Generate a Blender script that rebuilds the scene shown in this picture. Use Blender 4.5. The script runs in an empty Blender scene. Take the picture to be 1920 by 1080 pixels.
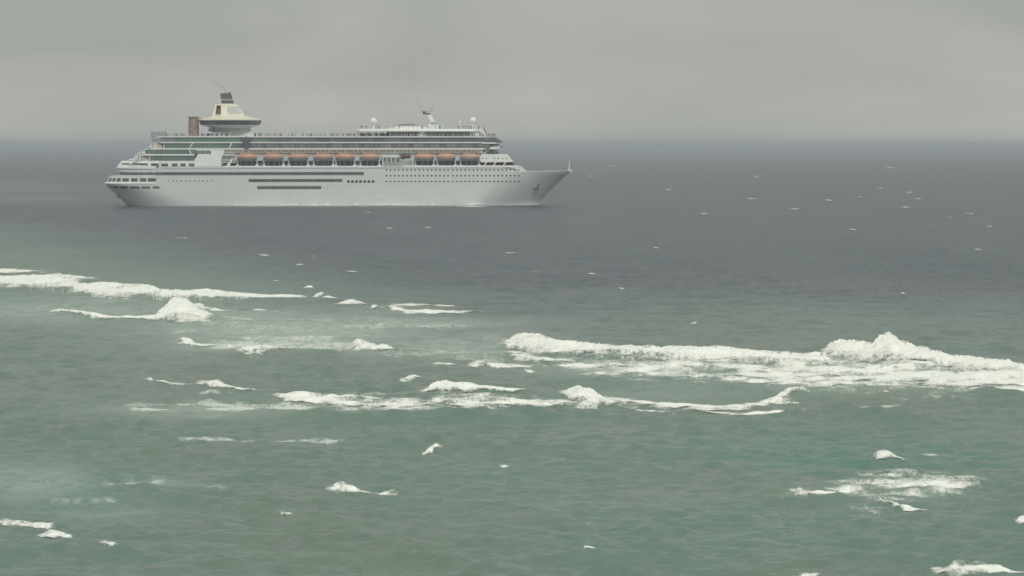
import bpy, math, random
import numpy as np
from mathutils import Vector, Matrix

R = math.radians
random.seed(7)
rng = np.random.default_rng(11)
SC = bpy.context.scene
COL = SC.collection

# ------------------------------------------------------------------ camera
F_PX = 5902.0          # focal length in pixels of the 1920 px wide photograph
CAM_H = 33.3           # eye height above the sea, metres
V_LEVEL = 276.5        # image row of the level line
PITCH = math.atan((540.0 - V_LEVEL) / F_PX)
CP, SP = math.cos(PITCH), math.sin(PITCH)
cam = bpy.data.cameras.new('camera')
cam.sensor_width = 36.0
cam.lens = 36.0 * F_PX / 1920.0
cam.clip_start = 1.0
cam.clip_end = 80000.0
cam_ob = bpy.data.objects.new('camera', cam)
cam_ob.location = (0, 0, CAM_H)
cam_ob.rotation_euler = (R(90) - PITCH, 0, 0)
COL.objects.link(cam_ob)
SC.camera = cam_ob

# ------------------------------------------------------------------ light
SUN_EL, SUN_AZ = 47.0, 168.0     # compass style: 180 = behind the camera
sun = bpy.data.lights.new('sun', 'SUN')
sun.energy = 1.5
sun.angle = R(16)
sun.color = (1.0, 0.985, 0.93)
sun_ob = bpy.data.objects.new('sun', sun)
sd = Vector((math.sin(R(SUN_AZ)) * math.cos(R(SUN_EL)), math.cos(R(SUN_AZ)) * math.cos(R(SUN_EL)), math.sin(R(SUN_EL))))
sun_ob.rotation_euler = sd.to_track_quat('Z', 'Y').to_euler()
sun_ob.location = (0, 0, 300)
COL.objects.link(sun_ob)

world = bpy.data.worlds.new('World')
SC.world = world
world.use_nodes = True
wn, wl = world.node_tree.nodes, world.node_tree.links
wn.clear()


def N(nodes, kind, **kw):
    n = nodes.new(kind)
    for k, v in kw.items():
        if k == 'inp':
            for kk, vv in v.items():
                n.inputs[kk].default_value = vv
        else:
            setattr(n, k, v)
    return n


sky = N(wn, 'ShaderNodeTexSky', sky_type='NISHITA', sun_disc=False, sun_elevation=R(SUN_EL), sun_rotation=R(SUN_AZ))
tc = N(wn, 'ShaderNodeTexCoord')
mp = N(wn, 'ShaderNodeMapping')
mp.inputs['Location'].default_value = (4.4, 2.1, 0.5)
mp.inputs['Scale'].default_value = (1.0, 1.0, 3.2)
n1 = N(wn, 'ShaderNodeTexNoise', inp={'Scale': 5.5, 'Detail': 5.0, 'Roughness': 0.45, 'Distortion': 0.4})
ramp = N(wn, 'ShaderNodeValToRGB')
ramp.color_ramp.elements[0].position = 0.33
ramp.color_ramp.elements[0].color = (3.10, 3.24, 3.00, 1)
ramp.color_ramp.elements[1].position = 0.64
ramp.color_ramp.elements[1].color = (4.68, 4.74, 4.20, 1)
mix = N(wn, 'ShaderNodeMix', data_type='RGBA')
mix.inputs[0].default_value = 0.94
bg = N(wn, 'ShaderNodeBackground', inp={'Strength': 0.1})
wo = N(wn, 'ShaderNodeOutputWorld')
wl.new(tc.outputs['Generated'], mp.inputs['Vector'])
wl.new(mp.outputs['Vector'], n1.inputs['Vector'])
wl.new(n1.outputs['Fac'], ramp.inputs['Fac'])
wl.new(sky.outputs['Color'], mix.inputs[6])
wl.new(ramp.outputs['Color'], mix.inputs[7])
wl.new(mix.outputs[2], bg.inputs['Color'])
wl.new(bg.outputs['Background'], wo.inputs['Surface'])

vs = SC.view_settings
vs.view_transform = 'Standard'
vs.look = 'None'
vs.exposure = 0.2
vs.gamma = 1.0
vs.use_curve_mapping = False
SC.render.engine = 'CYCLES'
SC.cycles.use_denoising = True
SC.cycles.max_bounces = 8
SC.cycles.transparent_max_bounces = 12
SC.cycles.volume_bounces = 0
SC.cycles.filter_width = 1.6


# ------------------------------------------------------------------ measuring helpers
def ray(u, v):
    cx, cy = (u - 960.0) / F_PX, -(v - 540.0) / F_PX
    return Vector((cx, cy * SP + CP, cy * CP - SP))


def y_of_v(v):                    # ground distance whose sea level lies at image row v
    v = np.asarray(v, float)
    cy = -(v - 540.0) / F_PX
    return -CAM_H * (cy * SP + CP) / (cy * CP - SP)


def v_of_y(y):
    y = np.asarray(y, float)
    dep = y * CP + CAM_H * SP
    return 540.0 - F_PX * ((y * SP - CAM_H * CP) / dep)


def a_of_u(u):
    return (np.asarray(u, float) - 960.0) / F_PX


def xy(a, y):
    return a * (y * CP + CAM_H * SP), y


# ------------------------------------------------------------------ noise in numpy
def hash2(i, j, seed):
    n = (i.astype(np.int64) * 374761393 + j.astype(np.int64) * 668265263 + seed * 144665) & 0x7fffffff
    n = ((n ^ (n >> 13)) * 1274126177) & 0x7fffffff
    n = n ^ (n >> 16)
    return (n & 0xffff) / 65535.0


def vnoise(x, y, seed=0):
    xi, yi = np.floor(x), np.floor(y)
    fx, fy = x - xi, y - yi
    fx, fy = fx * fx * (3 - 2 * fx), fy * fy * (3 - 2 * fy)
    a = hash2(xi, yi, seed); b = hash2(xi + 1, yi, seed)
    c = hash2(xi, yi + 1, seed); d = hash2(xi + 1, yi + 1, seed)
    return (a * (1 - fx) + b * fx) * (1 - fy) + (c * (1 - fx) + d * fx) * fy


def fbm(x, y, seed=0, octv=4):
    s, amp, tot = 0, 1.0, 0
    for o in range(octv):
        s = s + amp * vnoise(x, y, seed + o * 17)
        tot += amp
        amp *= 0.55
        x, y = x * 2.03 + 3.1, y * 2.03 + 1.7
    return s / tot


def sstep(a, b, x):
    t = np.clip((x - a) / (b - a), 0, 1)
    return t * t * (3 - 2 * t)


# ------------------------------------------------------------------ materials
def mat(name, col, rough=0.5, metal=0.0, var=0.06, scale=0.4, spec=0.5, bump=0.0, alpha=1.0):
    m = bpy.data.materials.new(name)
    m.use_nodes = True
    nt = m.node_tree
    b = nt.nodes['Principled BSDF']
    b.inputs['Roughness'].default_value = rough
    b.inputs['Metallic'].default_value = metal
    b.inputs['Specular IOR Level'].default_value = spec
    b.inputs['Alpha'].default_value = alpha
    t = N(nt.nodes, 'ShaderNodeTexCoord')
    nz = N(nt.nodes, 'ShaderNodeTexNoise', inp={'Scale': scale, 'Detail': 4.0})
    rp = N(nt.nodes, 'ShaderNodeValToRGB')
    rp.color_ramp.elements[0].position = 0.3
    rp.color_ramp.elements[1].position = 0.7
    rp.color_ramp.elements[0].color = [c * (1 - var) for c in col] + [1]
    rp.color_ramp.elements[1].color = [min(1, c * (1 + var)) for c in col] + [1]
    nt.links.new(t.outputs['Object'], nz.inputs['Vector'])
    nt.links.new(nz.outputs['Fac'], rp.inputs['Fac'])
    nt.links.new(rp.outputs['Color'], b.inputs['Base Color'])
    if bump:
        bp = N(nt.nodes, 'ShaderNodeBump', inp={'Strength': bump, 'Distance': 0.2})
        nt.links.new(nz.outputs['Fac'], bp.inputs['Height'])
        nt.links.new(bp.outputs['Normal'], b.inputs['Normal'])
    return m


M = {
    'hull': mat('white_hull_paint', (0.58, 0.605, 0.59), 0.38, var=0.03, scale=0.05),
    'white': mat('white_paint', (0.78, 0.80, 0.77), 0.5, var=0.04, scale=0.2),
    'cream': mat('cream_paint', (0.78, 0.75, 0.62), 0.5, var=0.04, scale=0.2),
    'grey': mat('grey_paint', (0.36, 0.37, 0.36), 0.55),
    'shade': mat('shaded_white_and_grey_paint', (0.52, 0.54, 0.53), 0.6),  # white paint in shade, tone put into the colour; also true pale grey
    'port': mat('porthole_glass', (0.05, 0.055, 0.06), 0.15, var=0.2),
    'glass': mat('dark_window_glass', (0.115, 0.125, 0.132), 0.12, var=0.25, scale=0.15),
    'open': mat('dark_glass_and_opening_shade', (0.125, 0.125, 0.128), 0.35, var=0.3, scale=0.12),  # dark window glass; on openings the shade inside is put into the colour
    'green': mat('green_tinted_glass', (0.150, 0.205, 0.185), 0.12, var=0.2, scale=0.10),
    'dusk': mat('smoky_tinted_glass', (0.135, 0.158, 0.162), 0.12, var=0.3, scale=0.10),
    'olive': mat('olive_tinted_glass', (0.20, 0.205, 0.19), 0.2, var=0.3, scale=0.12),
    'black': mat('black_paint', (0.13, 0.13, 0.14), 0.5, var=0.15),
    'orange': mat('orange_canopy', (0.56, 0.325, 0.24), 0.6, var=0.10, scale=0.5),
    'boat': mat('cream_boat_hull', (0.66, 0.56, 0.48), 0.45, var=0.05),
    'brown': mat('brown_rock_panel', (0.29, 0.225, 0.21), 0.8, var=0.3, scale=0.6, bump=0.4),
    'maroon': mat('maroon_canvas', (0.17, 0.11, 0.12), 0.8, var=0.25),
    'navy': mat('navy_paint', (0.10, 0.12, 0.155), 0.5, var=0.15),
    'deck': mat('teak_deck', (0.36, 0.30, 0.24), 0.75, var=0.12, scale=0.6),
    'beige': mat('beige_canvas', (0.50, 0.45, 0.38), 0.8, var=0.1),
    'net': mat('grey_net', (0.34, 0.33, 0.37), 0.8, var=0.1, alpha=0.5),
    'rail': mat('white_rail', (0.70, 0.73, 0.72), 0.4, var=0.03),
    'steel': mat('grey_steel', (0.42, 0.42, 0.42), 0.4, metal=0.3),
    'red': mat('rust_paint', (0.45, 0.30, 0.25), 0.7),
}


def crowd_material():
    m = bpy.data.materials.new('clothing')
    m.use_nodes = True
    nt = m.node_tree
    b = nt.nodes['Principled BSDF']
    b.inputs['Roughness'].default_value = 0.8
    g = N(nt.nodes, 'ShaderNodeNewGeometry')
    rp = N(nt.nodes, 'ShaderNodeValToRGB')
    rp.color_ramp.interpolation = 'CONSTANT'
    cols = [(0.03, 0.035, 0.06), (0.10, 0.09, 0.10), (0.30, 0.30, 0.32), (0.05, 0.07, 0.12), (0.25, 0.08, 0.07),
            (0.16, 0.12, 0.10), (0.55, 0.55, 0.53)]
    while len(rp.color_ramp.elements) < len(cols):
        rp.color_ramp.elements.new(0.5)
    for i, c in enumerate(cols):
        rp.color_ramp.elements[i].position = i / len(cols)
        rp.color_ramp.elements[i].color = (*c, 1)
    nt.links.new(g.outputs['Random Per Island'], rp.inputs['Fac'])
    nt.links.new(rp.outputs['Color'], b.inputs['Base Color'])
    return m


M['crowd'] = crowd_material()


def weather(m):
    """faint run-down streaks and plate tones on the hull paint"""
    nt = m.node_tree
    b = nt.nodes['Principled BSDF']
    src = b.inputs['Base Color'].links[0].from_socket
    t = N(nt.nodes, 'ShaderNodeTexCoord')
    mpn = N(nt.nodes, 'ShaderNodeMapping')
    mpn.inputs['Scale'].default_value = (0.55, 0.1, 0.05)
    nz = N(nt.nodes, 'ShaderNodeTexNoise', inp={'Scale': 1.0, 'Detail': 5.0, 'Roughness': 0.6})
    rp = N(nt.nodes, 'ShaderNodeValToRGB')
    rp.color_ramp.elements[0].position = 0.40
    rp.color_ramp.elements[0].color = (0.986, 0.984, 0.98, 1)
    rp.color_ramp.elements[1].position = 0.60
    rp.color_ramp.elements[1].color = (1.005, 1.005, 1.005, 1)
    mx = N(nt.nodes, 'ShaderNodeMix', data_type='RGBA', blend_type='MULTIPLY')
    mx.inputs[0].default_value = 1.0
    nt.links.new(t.outputs['Object'], mpn.inputs['Vector'])
    nt.links.new(mpn.outputs['Vector'], nz.inputs['Vector'])
    nt.links.new(nz.outputs['Fac'], rp.inputs['Fac'])
    nt.links.new(src, mx.inputs[6])
    nt.links.new(rp.outputs['Color'], mx.inputs[7])
    nt.links.new(mx.outputs[2], b.inputs['Base Color'])


weather(M['hull'])


# ------------------------------------------------------------------ mesh helpers
def link(name, me, parent=None, m=None):
    o = bpy.data.objects.new(name, me)
    COL.objects.link(o)
    if parent:
        o.parent = parent
    if m is not None and me is not None and not me.materials:
        me.materials.append(m)
    return o


def tag(o, label=None, cat=None, group=None, kind=None):
    if label: o['label'] = label
    if cat: o['category'] = cat
    if group: o['group'] = group
    if kind: o['kind'] = kind
    return o


class MB:
    def __init__(self):
        self.v, self.f = [], []

    def add(self, vs_, fs_):
        k = len(self.v)
        self.v += [tuple(p) for p in vs_]
        self.f += [tuple(i + k for i in f) for f in fs_]
        return self

    def box(self, x0, x1, y0, y1, z0, z1):
        x0, x1 = sorted((x0, x1)); y0, y1 = sorted((y0, y1)); z0, z1 = sorted((z0, z1))
        return self.add([(x0, y0, z0), (x1, y0, z0), (x1, y1, z0), (x0, y1, z0), (x0, y0, z1), (x1, y0, z1), (x1, y1, z1), (x0, y1, z1)],
                        [(3, 2, 1, 0), (4, 5, 6, 7), (0, 1, 5, 4), (1, 2, 6, 5), (2, 3, 7, 6), (3, 0, 4, 7)])

    def prism(self, poly, y0, y1):           # poly of (x, z) counter-clockwise seen from -y
        n = len(poly)
        vs_ = [(x, y0, z) for x, z in poly] + [(x, y1, z) for x, z in poly]
        fs_ = [tuple(range(n)), tuple(range(2 * n - 1, n - 1, -1))]
        fs_ += [(i, i + n, (i + 1) % n + n, (i + 1) % n) for i in range(n)]
        return self.add(vs_, fs_)

    def loft(self, rings, cap0=True, cap1=True):
        n = len(rings[0]); vs_ = [p for r in rings for p in r]; fs_ = []
        for k in range(len(rings) - 1):
            for i in range(n):
                j = (i + 1) % n
                fs_.append((k * n + i, k * n + j, (k + 1) * n + j, (k + 1) * n + i))
        if cap0: fs_.append(tuple(range(n - 1, -1, -1)))
        if cap1: fs_.append(tuple(range((len(rings) - 1) * n, len(rings) * n)))
        return self.add(vs_, fs_)

    def lathe(self, prof, cx, cy, ex=1.0, ey=1.0, n=24):     # prof of (r, z)
        rings = [[(cx + r * ex * math.cos(2 * math.pi * i / n), cy + r * ey * math.sin(2 * math.pi * i / n), z) for i in range(n)] for r, z in prof]
        return self.loft(rings)

    def tube(self, p, q, r0, r1=None, n=8):
        p, q = Vector(p), Vector(q)
        r1 = r0 if r1 is None else r1
        d = (q - p).normalized()
        a = d.orthogonal().normalized(); b = d.cross(a)
        return self.loft([[p + (a * math.cos(2 * math.pi * i / n) + b * math.sin(2 * math.pi * i / n)) * r0 for i in range(n)],
                          [q + (a * math.cos(2 * math.pi * i / n) + b * math.sin(2 * math.pi * i / n)) * r1 for i in range(n)]])

    def ball(self, c, r, n=14, m=9, sz=1.0):
        prof = [(r * math.sin(math.pi * k / m), c[2] - r * sz * math.cos(math.pi * k / m)) for k in range(m + 1)]
        prof[0] = (r * 0.02, prof[0][1]); prof[-1] = (r * 0.02, prof[-1][1])
        return self.lathe(prof, c[0], c[1], n=n)

    def build(self, name, m, parent=None, smooth=False):
        me = bpy.data.meshes.new(name)
        me.from_pydata(self.v, [], self.f)
        me.update()
        if smooth:
            me.polygons.foreach_set('use_smooth', [True] * len(me.polygons))
            try:
                me.set_sharp_from_angle(angle=R(40))
            except Exception:
                pass
        return link(name, me, parent, M[m] if isinstance(m, str) else m)


def np_mesh(name, verts, quads):
    me = bpy.data.meshes.new(name)
    me.vertices.add(len(verts))
    me.vertices.foreach_set('co', np.ascontiguousarray(verts, np.float32).ravel())
    nq = len(quads)
    me.loops.add(nq * 4)
    me.loops.foreach_set('vertex_index', np.ascontiguousarray(quads, np.int32).ravel())
    me.polygons.add(nq)
    me.polygons.foreach_set('loop_start', np.arange(0, nq * 4, 4, dtype=np.int32))
    me.update(calc_edges=True)
    me.validate()
    me.polygons.foreach_set('use_smooth', np.ones(len(me.polygons), bool))
    return me


# ================================================================== THE SEA
# breaking waves: (label, share of picture height that is real height, lace, stations (u, top row, front row))
BREAK = [
    ('long white breaker reaching in from the left edge below the ship', .38, .12,
     [(-90, 514, 534), (-30, 517, 536), (30, 518, 538), (70, 517, 540), (110, 519, 541), (130, 527, 543), (150, 531, 549), (180, 533, 556), (205, 535, 561), (230, 537, 558),
      (262, 539, 553), (300, 541, 560), (340, 543, 561), (400, 546, 561), (460, 550, 560), (520, 554, 559), (568, 556, 558)]),
    ('flat white tongue of foam just above the long left breaker', .15, .2,
     [(66, 519, 524), (90, 516, 523), (115, 515, 523), (140, 518, 524), (168, 521, 523)]),
    ('thin white foam streak at the left edge, highest of the surf', .1, .2,
     [(-60, 506, 512), (0, 506, 511), (35, 507, 510), (66, 508, 509.5)]),
    ('tall peaked white breaker under the ship\'s stern, with a thin tail to the left', .62, .08,
     [(100, 587, 590), (130, 589, 592), (170, 595, 599), (210, 597, 602), (250, 597, 602), (285, 595, 601), (303, 583, 601), (318, 570, 602), (335, 563, 603), (350, 567, 603), (362, 574, 601), (377, 585, 598), (392, 594, 598)]),
    ('thin white crest trailing right from the peaked breaker under the stern', .35, .15,
     [(358, 569, 576), (380, 572, 579), (400, 577, 581), (430, 579, 582.5), (470, 580, 583), (502, 580, 582)]),
    ('small rounded foam heap in front of the peaked breaker', .5, .1,
     [(331, 602, 606), (345, 595, 606), (358, 592, 605), (372, 594, 603), (392, 601, 605)]),
    ('small white crest at the left end of the pale foam patch below the ship', .5, .15,
     [(335, 640, 644), (343, 636, 645), (355, 639, 646), (370, 643, 647), (400, 645, 648), (440, 648, 651)]),
    ('short low white crest at the front of the pale foam patch', .45, .15,
     [(450, 657, 663), (462, 653, 664), (480, 650, 664), (500, 651, 663), (522, 656, 661), (540, 657, 660)]),
    ('slanting white breaker left of the picture centre, sloping down to the right', .5, .08,
     [(657, 644, 652), (668, 638, 655), (690, 641, 657), (715, 646, 660), (740, 651, 662), (765, 654, 662), (788, 656, 660)]),
    ('long white breaker starting at a rounded head right of the picture centre', .5, .04,
     [(946, 645, 650), (958, 637, 653), (975, 631, 656), (992, 630, 659), (1012, 633, 662), (1040, 638, 664), (1080, 642, 666), (1120, 646, 668), (1180, 650, 672), (1240, 653, 675), (1300, 655, 678), (1400, 659, 682), (1480, 663, 686), (1560, 666, 688)]),
    ('tallest breaker with a leaping white plume near the right edge', .72, .02,
     [(1545, 660, 674), (1552, 650, 675), (1565, 645, 677), (1585, 646, 679), (1610, 649, 682), (1636, 650, 684), (1648, 641, 685), (1658, 636, 686), (1667, 634, 687), (1677, 639, 688), (1686, 648, 689), (1698, 650, 690), (1708, 652, 690), (1720, 655, 691),
      (1733, 655, 691), (1748, 661, 692), (1775, 667, 693), (1805, 670, 694), (1835, 671, 696), (1862, 674, 697), (1890, 675, 698), (1904, 684, 697), (1912, 690, 697)]),
    ('wide flat sheet of white foam spread in front of the right-hand breakers', .05, .10,
     [(1045, 680, 689), (1080, 683, 694), (1120, 684, 699), (1160, 682, 703), (1200, 681, 706), (1260, 682, 709), (1330, 683, 716), (1400, 684, 720), (1480, 686, 721), (1560, 686, 722), (1650, 688, 722), (1740, 691, 723), (1800, 693, 725), (1860, 694, 727), (1930, 695, 729), (2030, 696, 733)]),
    ('white foam edge running out of the right edge under the foam sheet', .25, .15,
     [(1735, 725, 727), (1780, 727, 729), (1830, 727, 731), (1870, 728, 736), (1920, 729, 741), (2000, 732, 746)]),
    ('lone small white crest above the humped breaker near the picture centre', .55, .1,
     [(751, 710, 714), (760, 702, 715), (770, 699, 714), (779, 702, 711), (786, 706, 710)]),
    ('humped white breaker near the picture centre, behind the long foam line', .68, .04,
     [(791, 733, 736), (803, 725, 738), (818, 717, 739), (836, 714, 739), (852, 716, 738), (864, 720, 735), (876, 725, 732), (910, 729, 733), (945, 732, 735), (985, 734, 736)]),
    ('long ragged line of white surf across the picture centre', .30, .2,
     [(528, 745, 750), (545, 740, 756), (565, 738, 761), (600, 741, 766), (640, 745, 770), (700, 748, 771), (760, 749, 771), (830, 747, 769), (900, 742, 768), (940, 747, 766), (980, 751, 764), (1020, 753, 762), (1065, 752, 759)]),
    ('upper head of the crooked breaker at the right end of the long surf line', .5, .06,
     [(1054, 741, 743), (1068, 734, 748), (1084, 729, 752), (1100, 731, 753), (1115, 737, 753), (1130, 744, 754), (1144, 750, 755)]),
    ('lower tumbling lobe of the crooked breaker at the end of the long surf line', .45, .06,
     [(1078, 762, 764), (1090, 756, 766), (1104, 751, 766), (1120, 748, 762), (1136, 750, 759), (1154, 754, 757)]),
    ('thin curved white surf line between the crooked breaker and the leaning crest', .25, .2,
     [(1146, 746, 754), (1180, 750, 757), (1220, 753, 761), (1260, 757, 764), (1330, 760, 767), (1390, 758, 765), (1425, 753, 759), (1452, 747, 753)]),
    ('faint lower foam line under the curved surf line', .1, .3,
     [(1196, 764, 767), (1240, 769, 772), (1300, 773, 776), (1380, 777, 780), (1440, 776, 779), (1480, 772, 775), (1512, 767, 769)]),
    ('small leaning white crest at the right tip of the curved surf line', .45, .05,
     [(1436, 753, 755), (1450, 748, 754), (1462, 742, 752), (1474, 737, 748), (1486, 736, 743), (1504, 739, 742)]),
    ('low white breaker near the right bottom, left of the lacy foam', .42, .05,
     [(1487, 917, 921), (1500, 915, 929), (1515, 917, 932), (1535, 919, 932), (1560, 922, 930), (1590, 926, 930), (1620, 929, 932)]),
    ('lacy pool of foam near the right bottom, behind the low breaker', .04, .5,
     [(1570, 907, 926), (1600, 899, 932), (1640, 897, 938), (1680, 896, 940), (1720, 897, 937), (1760, 896, 926), (1800, 895, 915), (1835, 897, 906), (1858, 900, 903)]),
    ('tiny hooked white crest above the lacy foam at the right', .5, .1,
     [(1639, 858, 863), (1647, 852, 864), (1660, 852, 862), (1676, 857, 861), (1692, 862, 864)]),
    ('thin white crest line entering at the left edge near the bottom', .4, .12,
     [(-40, 978, 990), (0, 978, 991), (30, 979, 991), (60, 983, 991), (85, 985, 992), (97, 987, 990)]),
    ('small bright foam heap at the left bottom, below the thin crest line', .6, .05,
     [(73, 1010, 1014), (83, 1003, 1017), (96, 997, 1018), (110, 1000, 1016), (127, 1007, 1011)]),
    ('small low crest right of the bright foam heap at the left bottom', .5, .3,
     [(188, 1026, 1030), (196, 1023, 1032), (206, 1026, 1034), (218, 1032, 1037)]),
    ('thin wavy white crest in the lower middle', .45, .08,
     [(616, 915, 920), (628, 911, 921), (642, 911, 921), (658, 917, 922), (680, 921, 925), (705, 922, 926), (722, 919, 926), (736, 919, 924)]),
    ('small splash of white alone below the centre surf line', .55, .1,
     [(794, 842, 847), (801, 836, 848), (809, 833, 844), (818, 834, 839), (826, 837, 840)]),
    ('low flat white crest in the right bottom corner', .2, .15,
     [(1768, 1067, 1072), (1790, 1064, 1075), (1830, 1064, 1077), (1870, 1065, 1077), (1896, 1070, 1076)]),
    ('white crest cut off by the right edge near the bottom', .5, .05,
     [(1904, 982, 986), (1912, 976, 987), (1925, 972, 987), (1945, 976, 985)]),
    ('tiny white crest left of the bottom middle', .5, .15,
     [(524, 968, 971), (530, 963, 972), (538, 964, 973), (547, 969, 972)]),
    ('tiny flat crest at the bottom right of the middle', .35, .15,
     [(1104, 1032, 1036), (1118, 1032, 1037), (1132, 1034, 1037), (1143, 1036, 1038)]),
    ('white crest half cut off by the bottom edge', .4, .1,
     [(1500, 1078, 1083), (1514, 1074, 1085), (1532, 1077, 1083)]),
    ('first small white crest of the slanting row under the ship, highest one', .5, .1,
     [(571, 538, 541), (577, 534, 541), (585, 537, 540)]),
    ('second small white crest of the slanting row under the ship', .5, .1,
     [(587, 554, 558), (595, 550, 557), (603, 549, 554), (609, 551, 553)]),
    ('third small white crest of the slanting row under the ship', .5, .1,
     [(603, 558, 562), (612, 553, 562), (624, 554, 559), (634, 559, 561)]),
    ('broad white crest of the slanting row, right of the three small ones', .45, .1,
     [(633, 568, 571), (645, 563, 572), (660, 562, 571), (675, 564, 570), (690, 568, 570)]),
    ('small tilted crest at the head of the long thin surf line under the ship', .5, .1,
     [(695, 576, 580), (703, 571, 579), (712, 573, 577)]),
    ('long thin surf line under the ship, trailing right', .35, .12,
     [(719, 575, 577), (740, 578, 582), (770, 581, 587), (800, 582, 588), (840, 582, 586), (893, 582, 584)]),
    ('faint thin foam line just above the long thin surf line', .2, .25,
     [(748, 570, 573), (775, 569, 573.5), (800, 569, 573), (835, 571, 573)]),
    ('left one of the three small crests left of the right-hand surf', .4, .1,
     [(813, 682, 685), (820, 679, 686), (838, 680, 686), (860, 684, 686)]),
    ('middle one of the three small crests left of the right-hand surf', .4, .15,
     [(876, 684, 686), (890, 682, 687), (906, 680, 686), (914, 682, 684)]),
    ('right one of the three small crests left of the right-hand surf', .3, .25,
     [(925, 683, 687), (945, 683, 689), (970, 683, 689), (988, 684, 688)]),
    ('low ragged foam in front of the rounded head of the long right breaker', .3, .25,
     [(955, 668, 671), (975, 668, 677), (1000, 671, 679), (1030, 673, 678), (1060, 675, 678)]),
    ('thin drooping foam line in the left middle of the water', .3, .15,
     [(281, 709, 712), (296, 713, 717), (315, 718, 721), (340, 719, 722), (360, 719.5, 721)]),
    ('thin foam line with a small head, right of the drooping line', .35, .2,
     [(389, 716, 719), (398, 715, 721), (415, 718, 722), (440, 724, 727), (470, 728, 730.5), (504, 729, 731)]),
    ('string of little white crests below the lacy foam at the right', .45, .45,
     [(1640, 939, 943), (1665, 944, 950), (1690, 950, 956), (1710, 956, 962), (1726, 960, 963)]),
]

ST = []
for lab, hf, lace, st in BREAK:
    st = np.array(st, float)
    u, vt, vf = st[:, 0], st[:, 1], st[:, 2]
    hp = (vf - vt)
    vt = vf - hp * min(1.0, 0.27 * (u[-1] - u[0]) / hp.max())
    hp = (vf - vt) * hf
    yf, yb = y_of_v(vf), y_of_v(vt + hp)
    h = hp * (yb * CP) / F_PX
    ST.append(dict(label=lab, a=a_of_u(u), yf=yf, yb=np.maximum(yb, yf + 0.6), h=h, lace=lace, hf=hf, u=u, vt=vt, vf=vf))


# unbroken swells that lift the water in front of and between the breakers
SWELL = [
    [(1040, 705, 722), (1150, 709, 730), (1300, 713, 736), (1450, 722, 742), (1560, 724, 744), (1750, 727, 746), (1960, 735, 756)],
    [(480, 768, 784), (640, 771, 790), (800, 771, 790), (960, 768, 786), (1080, 766, 784)],
    [(340, 930, 944), (400, 932, 950), (470, 942, 962), (540, 958, 974), (590, 968, 980)],
    [(1560, 762, 776), (1640, 766, 786), (1720, 778, 796), (1800, 790, 802)],
    [(1380, 928, 944), (1480, 931, 950), (1580, 934, 950), (1660, 940, 954)],
    [(150, 562, 572), (230, 562, 574), (300, 566, 574)],
    [(560, 664, 676), (700, 664, 678), (800, 668, 680), (900, 674, 686)],
    [(0, 1000, 1018), (120, 1008, 1030), (250, 1026, 1044), (360, 1040, 1054)],
    [(1060, 1030, 1044), (1160, 1034, 1052), (1260, 1042, 1058)],
    [(590, 920, 934), (680, 925, 940), (780, 930, 944)],
    [(1180, 795, 806), (1280, 797, 812), (1380, 803, 814)],
    [(1700, 1004, 1020), (1800, 1014, 1032), (1920, 1022, 1042)],
    [(700, 1040, 1056), (800, 1044, 1066), (900, 1052, 1070)],
]
for st in SWELL:
    st = np.array(st, float)
    hp = (st[:, 2] - st[:, 1]) * .72
    yf, yb = y_of_v(st[:, 2]), y_of_v(st[:, 1] + hp)
    ST.append(dict(label=None, a=a_of_u(st[:, 0]), yf=yf, yb=np.maximum(yb, yf + 1.5), h=hp * yb * CP / F_PX, lace=0, hf=.7, u=st[:, 0], vt=st[:, 1], vf=st[:, 2]))


def hump(x, y):
    a = x / (y * CP + CAM_H * SP)
    z = np.zeros_like(x)
    pad = 85.0 / F_PX
    for s in ST:
        if s['h'].max() < 0.22:
            continue
        lo, hi = s['a'][0] - pad, s['a'][-1] + pad
        ylo, yhi = s['yf'].min() - 12, s['yb'].max() + 30
        sel = np.where((a > lo) & (a < hi) & (y > ylo) & (y < yhi))
        if len(sel[0]) == 0:
            continue
        aa, yy = a[sel], y[sel]
        A = np.concatenate([[lo], s['a'], [hi]])
        H = np.interp(aa, A, np.concatenate([[0], s['h'], [0]]))
        H = np.maximum(H, s['h'].max() * 0.35 * np.clip(np.minimum(aa - lo, hi - aa) / pad, 0, 1))
        YF = np.interp(aa, s['a'], s['yf'])
        YB = np.interp(aa, s['a'], s['yb'])
        lf = 2.2 * H + 1.5
        lb = np.maximum(5.0, 5.0 * H)
        up = np.clip((yy - (YF - lf)) / (YB - YF + lf), 0, 1)
        up = up ** 1.25 * (1.5 - .5 * up)
        dn = 1 - sstep(0, 1, (yy - YB) / lb)
        hz = H * np.where(yy < YB, np.clip(up, 0, 1), dn)
        z[sel] = np.maximum(z[sel], hz)
    return z


NW = 170
lam = np.exp(rng.uniform(math.log(1.2), math.log(38.0), NW))
th = R(-98) + rng.normal(0, R(36), NW)
kk = 2 * math.pi / lam
kx, ky = kk * np.cos(th), kk * np.sin(th)
ph = rng.uniform(0, 2 * math.pi, NW)
slope = 0.29 * math.sqrt(2.0 / NW) * np.interp(lam, [1.2, 3, 5, 8, 18, 38], [1.3, 1.25, .95, .5, .3, .22])
amp = slope / kk
ROWSTEP = 0.95


def waves(x, y):
    dy = np.maximum(y * y / (CAM_H * F_PX) * ROWSTEP, 0.12)
    z = np.zeros_like(x)
    grp = 0.55 + 0.9 * fbm(x / 26.0, y / 60.0, 5, 2)
    for i in range(NW):
        ly = 2 * math.pi / max(abs(ky[i]), 1e-3)
        w = np.clip((ly / dy - 2.6) / 1.6, 0, 1)
        live = w > 0
        if not live.any():
            continue
        z[live] += amp[i] * w[live] * np.cos(kx[i] * x[live] + ky[i] * y[live] + ph[i])
    return (z + 0.22 * z * np.abs(z)) * grp


def sea_z(x, y):
    return waves(x, y) + hump(x, y)


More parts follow.
